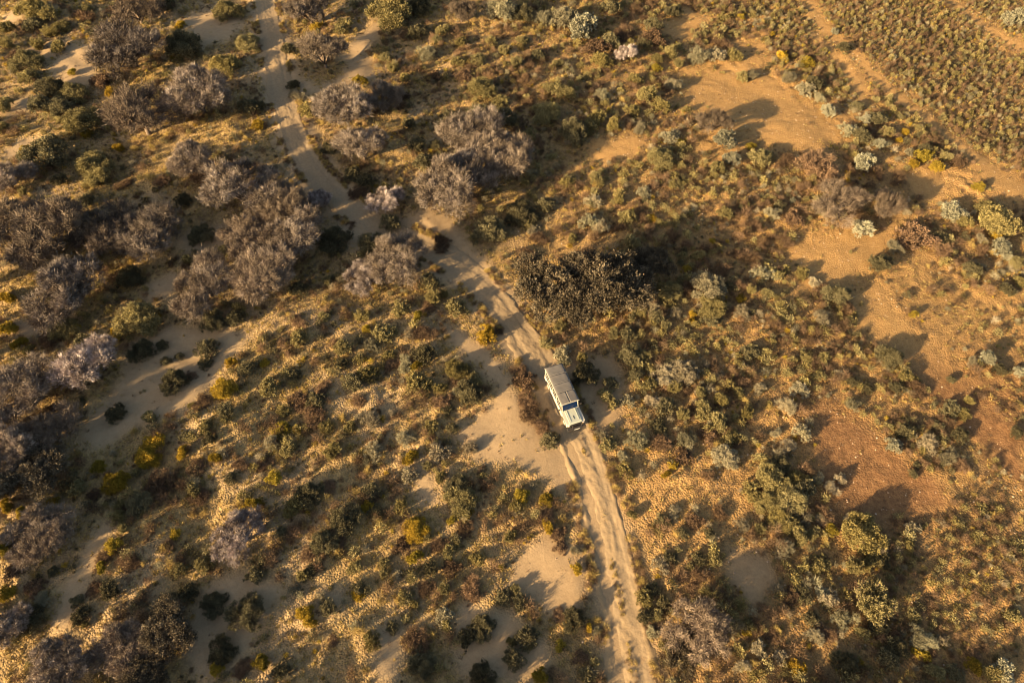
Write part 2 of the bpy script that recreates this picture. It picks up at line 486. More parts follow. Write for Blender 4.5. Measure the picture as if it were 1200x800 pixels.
low_left = 0.08 * np.exp(-((s_[None, :] + 0.95) / 0.5) ** 2) * sstep(36, 26, TY) * (0 if s_[0] > 0 else 1)
for q, (o_, am) in enumerate([(-1.25, .03), (-0.95, .035), (-0.6, .03), (0.55, .035), (0.75, .03), (1.05, .04), (1.3, .03)]):
    oo = o_ + 0.22 * vnoise(np.arange(len(TRACK)) * 0.025, np.full(len(TRACK), 2.3 + 5 * q))[:, None]
    lines -= 0.3 * am * np.exp(-((s_[None, :] - oo) / 0.085) ** 2) * np.clip(0.4 + 2 * vnoise(np.arange(len(TRACK)) * 0.04, np.full(len(TRACK), 31.3 + 3 * q)), 0, 1)[:, None]
TZ = (ground_z(TX.ravel(), TY.ravel()).reshape(TX.shape) + 0.06 - 0.05 * rut * (0.25 + 0.6 * lng) + 0.03 * berm * (0.0 + 1.2 * lng2) + 0.008 * mid * lng + lines - low_left
      + 0.07 * vnoise(TX * 0.9, TY * 0.9) + 0.04 * vnoise(TX * 2.1, TY * 2.1) + 0.055 * (1 - 0.6 * rut) * vnoise(TX * 4, TY * 4))
edge = sstep(1.45, 2.35, np.abs(s_))[None, :] + 0 * TX
TZ = TZ - 0.20 * np.clip(edge + 0.55 * edge * (vnoise(TX * 1.3 + 5, TY * 1.3) * 2), 0, 1.5)
nr, nc = TX.shape
ii = (np.arange(nr - 1)[:, None] * nc + np.arange(nc - 1)[None, :]).ravel()
track = obj("dirt_track", mesh_np("dirt_track", np.stack([TX.ravel(), TY.ravel(), TZ.ravel()], 1), [np.stack([ii, ii + 1, ii + nc + 1, ii + nc], 1)],
            smooth=True, tint=np.clip(berm + mid * 0.6 + 0.4 * edge, 0, 1).ravel() * (0.3 + 0.7 * sstep(20, 60, 60 - TY.ravel()))), M_TRACK, kind="structure")

# ------------------------------------------------------------------ plant shapes (shared meshes)
def unit(v): return v / (np.linalg.norm(v, axis=-1, keepdims=True) + 1e-9)

def blades(P, D, L, Wd, r):
    """thin triangles from P along D"""
    n = len(P)
    side = unit(np.cross(D, r.normal(size=(n, 3))))
    V = np.empty((n, 3, 3))
    V[:, 0] = P + side * Wd[:, None] * 0.5; V[:, 1] = P - side * Wd[:, None] * 0.5; V[:, 2] = P + D * L[:, None]
    return V.reshape(-1, 3), np.arange(3 * n).reshape(n, 3)

def leaves(P, D, L, Wd, r):
    """diamond leaves"""
    n = len(P)
    side = unit(np.cross(D, r.normal(size=(n, 3))))
    V = np.empty((n, 4, 3))
    V[:, 0] = P; V[:, 1] = P + D * L[:, None] * 0.55 + side * Wd[:, None] * 0.5
    V[:, 2] = P + D * L[:, None]; V[:, 3] = P + D * L[:, None] * 0.5 - side * Wd[:, None] * 0.5
    return V.reshape(-1, 3), np.arange(4 * n).reshape(n, 4)

def lobes_for(r, n, rad, hgt, flat=0.75):
    L = []
    for i in range(n):
        a = 2 * math.pi * (i + r.random() * 0.8) / n * (1 if i % 3 else 1.7)
        d = rad * (0.25 + 0.60 * math.sqrt(r.random())) if i else 0
        s = rad * (0.25 + 0.22 * r.random())
        L.append((d * math.cos(a), d * math.sin(a), hgt - s * flat - (d / rad) ** 2 * hgt * 0.42 * r.random() * 1.3, s))
    return L

def tree_meshes(name, seed, nl=11, rad=2.5, hgt=3.2, nclump=38, ntwig=68, twl=0.28, tww=0.029, leafy=False):
    """a wide crown of bristling twigs on several leaning limbs: (trunk mesh, crown mesh)"""
    r = np.random.default_rng(seed)
    Ls = lobes_for(r, nl, rad, hgt)
    tr = MB(); tr.tube((0, 0, -0.25), (0.05, 0.03, 0.45), 0.20, 0.16, 8)
    base = np.array([0.05, 0.03, 0.4])
    P = []; D = []; LL = []; WW = []; TT = []; br = MB(); bt = []
    for (x, y, z, s) in Ls:
        c = np.array([x, y, max(z, 0.5)])
        m1 = base + (c - base) * 0.5 + np.array([0, 0, 0.22]) + r.normal(size=3) * 0.12
        tr.tube(base, m1, 0.11, 0.075, 6); tr.tube(m1, c, 0.07, 0.035, 5)
        lt = r.random()
        for k in range(nclump):
            d = unit(r.normal(size=3)); d[2] = abs(d[2]) * 0.9 - 0.25; d = unit(d)
            q = c + d * s * (0.55 + 0.50 * r.random()) * np.array([1, 1, 0.8])
            q[2] = max(q[2], 0.18)
            n0 = br.n; br.tube(c + (q - c) * 0.15, q, 0.022, 0.009, 3, cap=False); bt.append(np.full(br.n - n0, 0.35))
            n = int(ntwig * (0.6 + 0.8 * r.random()))
            ct = np.clip(0.15 + 0.40 * lt + 0.36 * r.normal(), 0, 1)
            pp = q + r.normal(size=(n, 3)) * 0.15 * s
            dd = unit(d * 0.8 + r.normal(size=(n, 3)) * 0.65 + np.array([0, 0, 0.35]))
            P.append(pp); D.append(dd); LL.append(twl * (0.5 + 0.9 * r.random(n))); WW.append(tww * (0.6 + 0.9 * r.random(n)))
            TT.append(np.clip(ct + 0.15 * r.normal(size=n), 0, 1))
    P = np.vstack(P); D = np.vstack(D); LL = np.concatenate(LL); WW = np.concatenate(WW); TT = np.concatenate(TT)
    V, F = (leaves if leafy else blades)(P, D, LL, WW, r)
    k = 4 if leafy else 3
    bV = np.vstack(br.V); bF = np.vstack(br.F4)
    crown = mesh_np(name + "_crown", np.vstack([V, bV]), [F, bF + len(V)], tint=np.concatenate([np.repeat(TT, k), np.concatenate(bt)]))
    return tr.mesh(name + "_trunk", smooth=True), crown

def shrub_meshes(name, seed, kind, dens=1.0):
    """unit shrub: radius 1, height about 1: (stem mesh, foliage mesh)"""
    r = np.random.default_rng(seed)
    st = MB(); P = []; D = []; LL = []; WW = []; TT = []
    shape = leaves
    if kind == 'spiky':                       # many upright leafy wands
        nl, ncl, nlf, ll, lw = 60, 7, 14, 0.12, 0.036
    elif kind == 'big':                       # large bush of many small-leaved heads
        nl, ncl, nlf, ll, lw = 26, 20, 26, 0.085, 0.042
    elif kind == 'dome':                      # dense rounded cushion
        nl, ncl, nlf, ll, lw = 15, 14, 24, 0.12, 0.07
    elif kind == 'open':                      # broken crown of several leafy heads
        nl, ncl, nlf, ll, lw = 12, 14, 24, 0.13, 0.068
    else:                                     # 'dry': fine twigs
        nl, ncl, nlf, ll, lw = 12, 15, 24, 0.22, 0.027; shape = blades
    nlf = int(nlf * dens)
    for i in range(nl):
        a = r.random() * 2 * math.pi; d = math.sqrt((i + 0.5 * r.random()) / nl)
        lt = r.random()
        if kind == 'spiky':
            d *= 0.62
            tip = np.array([math.cos(a) * d * 1.25, math.sin(a) * d * 1.25, (1.0 - 0.5 * d * d) * (0.7 + 0.45 * r.random())])
            root = np.array([math.cos(a) * d * 0.35, math.sin(a) * d * 0.35, -0.08])
            st.tube(root, tip, 0.022, 0.008, 3, cap=False)
            for k in range(ncl):
                f = 0.35 + 0.65 * (k + r.random()) / ncl
                q = root + (tip - root) * f
                dd = unit(unit(tip - root) * 0.9 + r.normal(size=(nlf, 3)) * 0.6)
                P.append(q + r.normal(size=(nlf, 3)) * 0.045); D.append(dd); LL.append(ll * (0.6 + 0.7 * r.random(nlf))); WW.append(lw * (0.6 + 0.7 * r.random(nlf)))
                TT.append(np.clip(0.15 + 0.6 * lt + 0.22 * r.normal(size=nlf), 0, 1))
            continue
        s = {'dome': 0.34, 'open': 0.33, 'dry': 0.36, 'big': 0.21}[kind] * (0.75 + 0.5 * r.random())
        d *= {'dome': 0.66, 'open': 0.78, 'dry': 0.72, 'big': 0.85}[kind]
        zt = (1.0 - 0.55 * d * d) * {'dome': 0.92, 'open': 0.65 + 0.4 * r.random(), 'dry': 0.65 + 0.35 * r.random(), 'big': 0.6 + 0.45 * r.random()}[kind]
        c = np.array([math.cos(a) * d, math.sin(a) * d, max(zt - s, 0.2)])
        st.tube((c[0] * 0.15, c[1] * 0.15, -0.1), c, 0.035, 0.014, 4, cap=False)
        for k in range(ncl):
            dv = unit(r.normal(size=3)); dv[2] = abs(dv[2]) - 0.3; dv = unit(dv)
            q = c + dv * s * (0.75 + 0.3 * r.random()); q[2] = max(q[2], 0.05)
            dd = unit(dv * 0.9 + r.normal(size=(nlf, 3)) * 0.6 + np.array([0, 0, 0.25]))
            P.append(q + r.normal(size=(nlf, 3)) * 0.06); D.append(dd); LL.append(ll * (0.6 + 0.7 * r.random(nlf))); WW.append(lw * (0.6 + 0.7 * r.random(nlf)))
            TT.append(np.clip(0.2 + 0.45 * lt + 0.35 * r.random() - 0.1 + 0.13 * r.normal(size=nlf), 0, 1))
    P = np.vstack(P); D = np.vstack(D); LL = np.concatenate(LL); WW = np.concatenate(WW); TT = np.concatenate(TT)
    V, F = shape(P, D, LL, WW, r)
    return st.mesh(name + "_stem"), mesh_np(name + "_foliage", V, [F], tint=np.repeat(TT, 4 if shape is leaves else 3))

def with_mat(me, mat): me.materials.append(mat); return me
TREES = {}
TREES['grey'] = [tree_meshes("thorn_tree", 100 + i, nl=10 + 3 * (i % 3), hgt=2.9 + 0.3 * (i % 2)) for i in range(6)]
TREES['pale'] = [(t, c.copy()) for t, c in TREES['grey']]
TREES['brown'] = [tree_meshes("brown_tree", 200 + i, nl=9 + i, hgt=2.6, ntwig=52, nclump=34) for i in range(3)]
TREES['dark'] = [tree_meshes("dark_tree", 300 + i, nl=13, hgt=3.0, ntwig=56, twl=0.19, tww=0.07, leafy=True) for i in range(3)]
for k, m in (('grey', M_GREY), ('pale', M_LILAC), ('brown', M_BROWN), ('dark', M_DARKT)):
    for t, c in TREES[k]:
        if not t.materials: with_mat(t, M_BARK)
        with_mat(c, m)
SHR = {}
KINDS = {  # code: name, colour word, shapes, material, height/width
    'G': ("olive_shrub", "olive-green", ['open', 'spiky', 'open', 'dome'], M_OLIVE, 0.55),
    'D': ("dark_shrub", "dark green", ['dome', 'dome', 'open'], M_DARK, 0.50),
    'Y': ("yellow_shrub", "mustard-yellow", ['dome', 'open', 'dome'], M_YELLOW, 0.55),
    'S': ("silver_shrub", "silvery white", ['dome', 'open'], M_SILVER, 0.55),
    'P': ("pale_shrub", "pale straw-grey", ['dry', 'open', 'dry'], M_PALE, 0.50),
    'B': ("dry_shrub", "dry brown", ['dry', 'open', 'dry'], M_DRY, 0.34)}
for c, (nm, _, shapes, mat, _h) in KINDS.items():
    SHR[c] = []
    for i, s in enumerate(shapes):
        a, b = shrub_meshes(nm, 1000 + 37 * ord(c) + i, s)
        SHR[c].append((with_mat(a, M_BARK), with_mat(b, mat)))

for c in 'GDYP':
    a, b = shrub_meshes("large_" + KINDS[c][0], 1700 + ord(c), 'big')
    SHR[c].append((with_mat(a, M_BARK), with_mat(b, KINDS[c][3])))
# ------------------------------------------------------------------ placing things
def empty(name, loc, rz=0.0):
    o = bpy.data.objects.new(name, None); COL.objects.link(o)
    o.empty_display_size = 0.3; o.location = loc; o.rotation_euler = (0, 0, rz); return o

def tag(o, label, cat, group=None):
    o["label"] = label; o["category"] = cat
    if group: o["group"] = group

LAND = []          # (u, v, words) places that labels refer to
PLACED = []        # x, y, radius: keep scatter out of the trunks

def spot(u, v, w, hr):
    """ground point under a crown whose middle shows at u,v and whose width is w pixels"""
    s = px_scale(u, v)
    wm = w / s
    x, y = unproject(u, v, 0.0)
    for _ in range(2):
        z = float(ground_z(x, y)[0])
        x, y = unproject(u, v, z + 0.45 * wm * hr)
    return x, y, float(ground_z(x, y)[0]), wm

def put_tree(kind, u, v, w, label, ref=None, hs=1.0, group=None):
    x, y, z, wm = spot(u, v, w, 0.55 * hs)
    t, c = random.choice(TREES[kind])
    nm = {'grey': "thorn_tree", 'pale': "thorn_tree", 'brown': "brown_tree", 'dark': "dark_tree"}[kind]
    o = empty(nm, (x, y, z), random.random() * 6.28)
    k = wm / 5.8
    o.scale = (k * random.uniform(0.86, 1.16), k * random.uniform(0.86, 1.16), k * hs * random.uniform(0.92, 1.1))
    tag(o, label, "tree", group)
    obj("trunk", t, None, o); obj("crown", c, None, o)
    PLACED.append((x, y, wm * 0.5))
    if ref: LAND.append((u, v, ref))
    return o

# kind, u, v, width, label, short name used when other labels point to it
TREE_LIST = [
 ('brown', 160, 14, 55, "bare brown tree at the top edge, left of the track", "the top-edge brown tree"),
 ('grey', 150, 60, 82, "sparse grey thorn tree with a long shadow below the top-edge brown tree", "the sparse upper-left tree"),
 ('brown', 163, 135, 104, "broad brownish tree, left half of the wide pair beside the upper track", "the broad brownish upper-left tree"),
 ('grey', 233, 116, 78, "lilac-grey thorn tree, right half of the wide pair beside the upper track", "the lilac upper-left tree"),
 ('grey', 225, 194, 62, "low flat grey thorn tree just left of the track's first bend", "the low flat grey tree"),
 ('grey', 8, 212, 56, "dark bluish-grey thorn tree cut by the left edge in the upper half", "the upper left-edge tree"),
 ('grey', 45, 272, 100, "wide lilac-grey thorn tree near the left edge, above the middle", "the wide left-side tree"),
 ('brown', 124, 270, 88, "brownish tree in the middle of the left-side row of three", "the middle left-row tree"),
 ('grey', 176, 277, 78, "dusky grey thorn tree at the right end of the left-side row of three", "the right left-row tree"),
 ('grey', 75, 346, 98, "grey thorn tree fanning out below the left-side row of three", "the fanned left tree"),
 ('grey', 283, 224, 86, "grey-brown thorn tree at the top of the big grove left of the junction", "the top grove tree"),
 ('grey', 240, 333, 82, "pale grey thorn tree at the bottom left of the big grove", "the bottom-left grove tree"),
 ('grey', 312, 326, 80, "whitish-tipped grey thorn tree at the bottom right of the big grove", "the bottom-right grove tree"),
 ('grey', 329, 238, 72, "tan-grey thorn tree at the upper right of the big grove by the track", "the upper-right grove tree"),
 ('grey', 342, 281, 88, "brown-grey thorn tree at the right-hand heart of the big grove", "the heart grove tree"),
 ('brown', 292, 280, 76, "dim brown tree hidden in the centre of the big grove", "the dim grove tree"),
 ('pale', 375, 236, 30, "little pale lilac thorn tree at the grove's edge by the track", "the little pale grove tree"),
 ('grey', 470, 306, 66, "lilac-grey thorn tree just below the track junction", "the junction tree"),
 ('pale', 427, 326, 48, "whitish thorn tree leaning against the left side of the junction tree", "the whitish junction tree"),
 ('pale', 453, 235, 48, "small pale-topped thorn tree in the fork above the junction", "the fork tree"),
 ('grey', 555, 160, 88, "round grey-tan thorn tree at the top of the tall clump right of the junction", "the top clump tree"),
 ('grey', 590, 186, 80, "grey-tan thorn tree on the right of the tall clump", "the right clump tree"),
 ('grey', 535, 224, 86, "bushy grey-tan thorn tree at the foot of the tall clump", "the foot clump tree"),
 ('grey', 560, 200, 72, "grey-tan thorn tree in the middle of the tall clump right of the junction", "the middle clump tree"),
 ('grey', 405, 128, 66, "tan-grey thorn tree right of the track, above its twin in the upper part", "the upper twin tree"),
 ('grey', 424, 174, 66, "lilac-grey thorn tree right of the track, below its twin in the upper part", "the lower twin tree"),
 ('grey', 448, 115, 48, "round compact grey thorn tree right beside the upper twin tree", "the compact round tree"),
 ('grey', 378, 64, 66, "brownish-grey thorn tree just right of the upper track", "the upper trackside tree"),
 ('grey', 362, 15, 60, "dusky grey thorn tree at the top edge right of the track", "the top-edge trackside tree"),
 ('brown', 540, 14, 42, "grey-brown tree at the top edge left of centre", "the top-edge grey-brown tree"),
 ('pale', 735, 62, 30, "small dry thorn tree with pale branches, upper middle", "the small dry upper tree"),
 ('brown', 837, 142, 46, "brown-grey tree at the left end of the orange clearing", "the clearing-end tree"),
 ('pale', 106, 432, 78, "bright lilac thorn tree alone beside the shaded sand on the left", "the lone lilac tree"),
 ('grey', 24, 462, 84, "grey thorn tree at the top of the dark grove on the left edge", "the upper left-grove tree"),
 ('brown', 60, 508, 78, "dark brown tree on the right of the dark left-edge grove", "the right left-grove tree"),
 ('grey', 8, 530, 80, "grey thorn tree cut by the left edge in the dark grove", "the cut left-grove tree"),
 ('dark', 42, 556, 66, "dark olive tree at the foot of the dark left-edge grove", "the olive left-grove tree"),
 ('grey', 50, 627, 68, "grey bare thorn tree standing low on the left, below the dark grove", "the low left tree"),
 ('grey', 12, 738, 64, "grey thorn tree cut by the left edge near the bottom", "the lower left-edge tree"),
 ('brown', 142, 756, 80, "brown bare tree at the top of the bottom-left grove", "the brown bottom-left tree"),
 ('dark', 202, 738, 74, "very dark tree on the right of the bottom-left grove", "the very dark bottom-left tree"),
 ('grey', 72, 782, 72, "grey thorn tree on the left of the bottom-left grove", "the grey bottom-left tree"),
 ('dark', 168, 792, 60, "dark olive tree cut by the bottom edge in the bottom-left grove", "the cut bottom-left tree"),
 ('pale', 284, 628, 62, "pale grey bare thorn tree alone in the lower left middle", "the pale lone lower tree"),
 ('dark', 652, 338, 100, "dark thicket tree, left half of the pair above the safari truck", "the left thicket tree"),
 ('dark', 704, 340, 98, "dark thicket tree, right half of the pair above the safari truck", "the right thicket tree"),
 ('dark', 680, 356, 76, "low dark thicket tree in front of the pair above the safari truck", "the front thicket tree"),
 ('dark', 762, 313, 54, "dusky tree in shade behind the dark thicket pair", "the shaded thicket tree"),
 ('brown', 822, 736, 92, "bare-branched brown tree near the bottom, right of the track", "the bare bottom tree"),
 ('dark', 800, 765, 44, "dark green tree crowding the foot of the bare bottom tree", "the green bottom tree"),
 ('brown', 982, 236, 66, "grey-brown tree below the orange clearing on the right", "the right grey-brown tree"),
 ('brown', 1036, 240, 48, "brown tree at the right side of the grey-brown tree below the clearing", "the right brown tree"),
]
for k, u, v, w, lab, ref in TREE_LIST:
    put_tree(k, u, v, w, lab, ref, hs=1.0 if w > 50 else 1.1)
OFF = "thorn trees beyond the edge of the picture"
ORD = ["nearest", "second", "third", "fourth", "fifth", "sixth", "seventh", "eighth", "ninth", "tenth"]
OUT = [('grey', -55, 330, 90), ('brown', -60, 420, 80), ('grey', -55, 520, 80), ('grey', -60, 590, 90), ('grey', -65, 660, 90), ('grey', -75, 730, 90), ('brown', -20, 860, 90), ('grey', 90, 880, 90), ('dark', 270, 870, 70), ('dark', 470, 860, 70), ('grey', 390, 865, 80), ('dark', 560, 860, 70), ('dark', 950, 850, 90), ('grey', 1080, 850, 80)]
n_left = n_low = 0
for k, u, v, w in sorted(OUT, key=lambda q: (q[1] > -30, q[2] if q[1] < -30 else q[1])):
    if u < -30: where = f"{ORD[n_left] if n_left else 'first'} from the top beyond the left edge"; n_left += 1
    else: where = f"{ORD[n_low] if n_low else 'first'} from the left beyond the bottom edge"; n_low += 1
    put_tree(k, u, v, w, "thorn tree seen only by its shadow, " + where, None, 1.1, OFF)

LAND += [(662, 468, "the white safari truck"), (895, 125, "the orange clearing"), (1030, 555, "the red pebbly clearing"), (1130, 480, "the orange slope on the right"),
         (590, 480, "the sand pan"), (735, 640, "the lower track"), (1100, 160, "the upper-right footpath"), (530, 290, "the track junction"), (885, 665, "the shaded sand hollow"), (650, 690, "the lower sand patch"),
         (220, 430, "the shaded sand on the left"), (275, 715, "the round bushes' sand"), (1100, 330, "the right-hand gravel rise"), (700, 230, "the golden scrub"), (1020, 700, "the bright spiky bush"), (915, 572, "the tall green thicket"), (380, 540, "the grassy middle-left"), (440, 660, "the lower-middle scrub"), (1160, 700, "the lower-right scrub")]

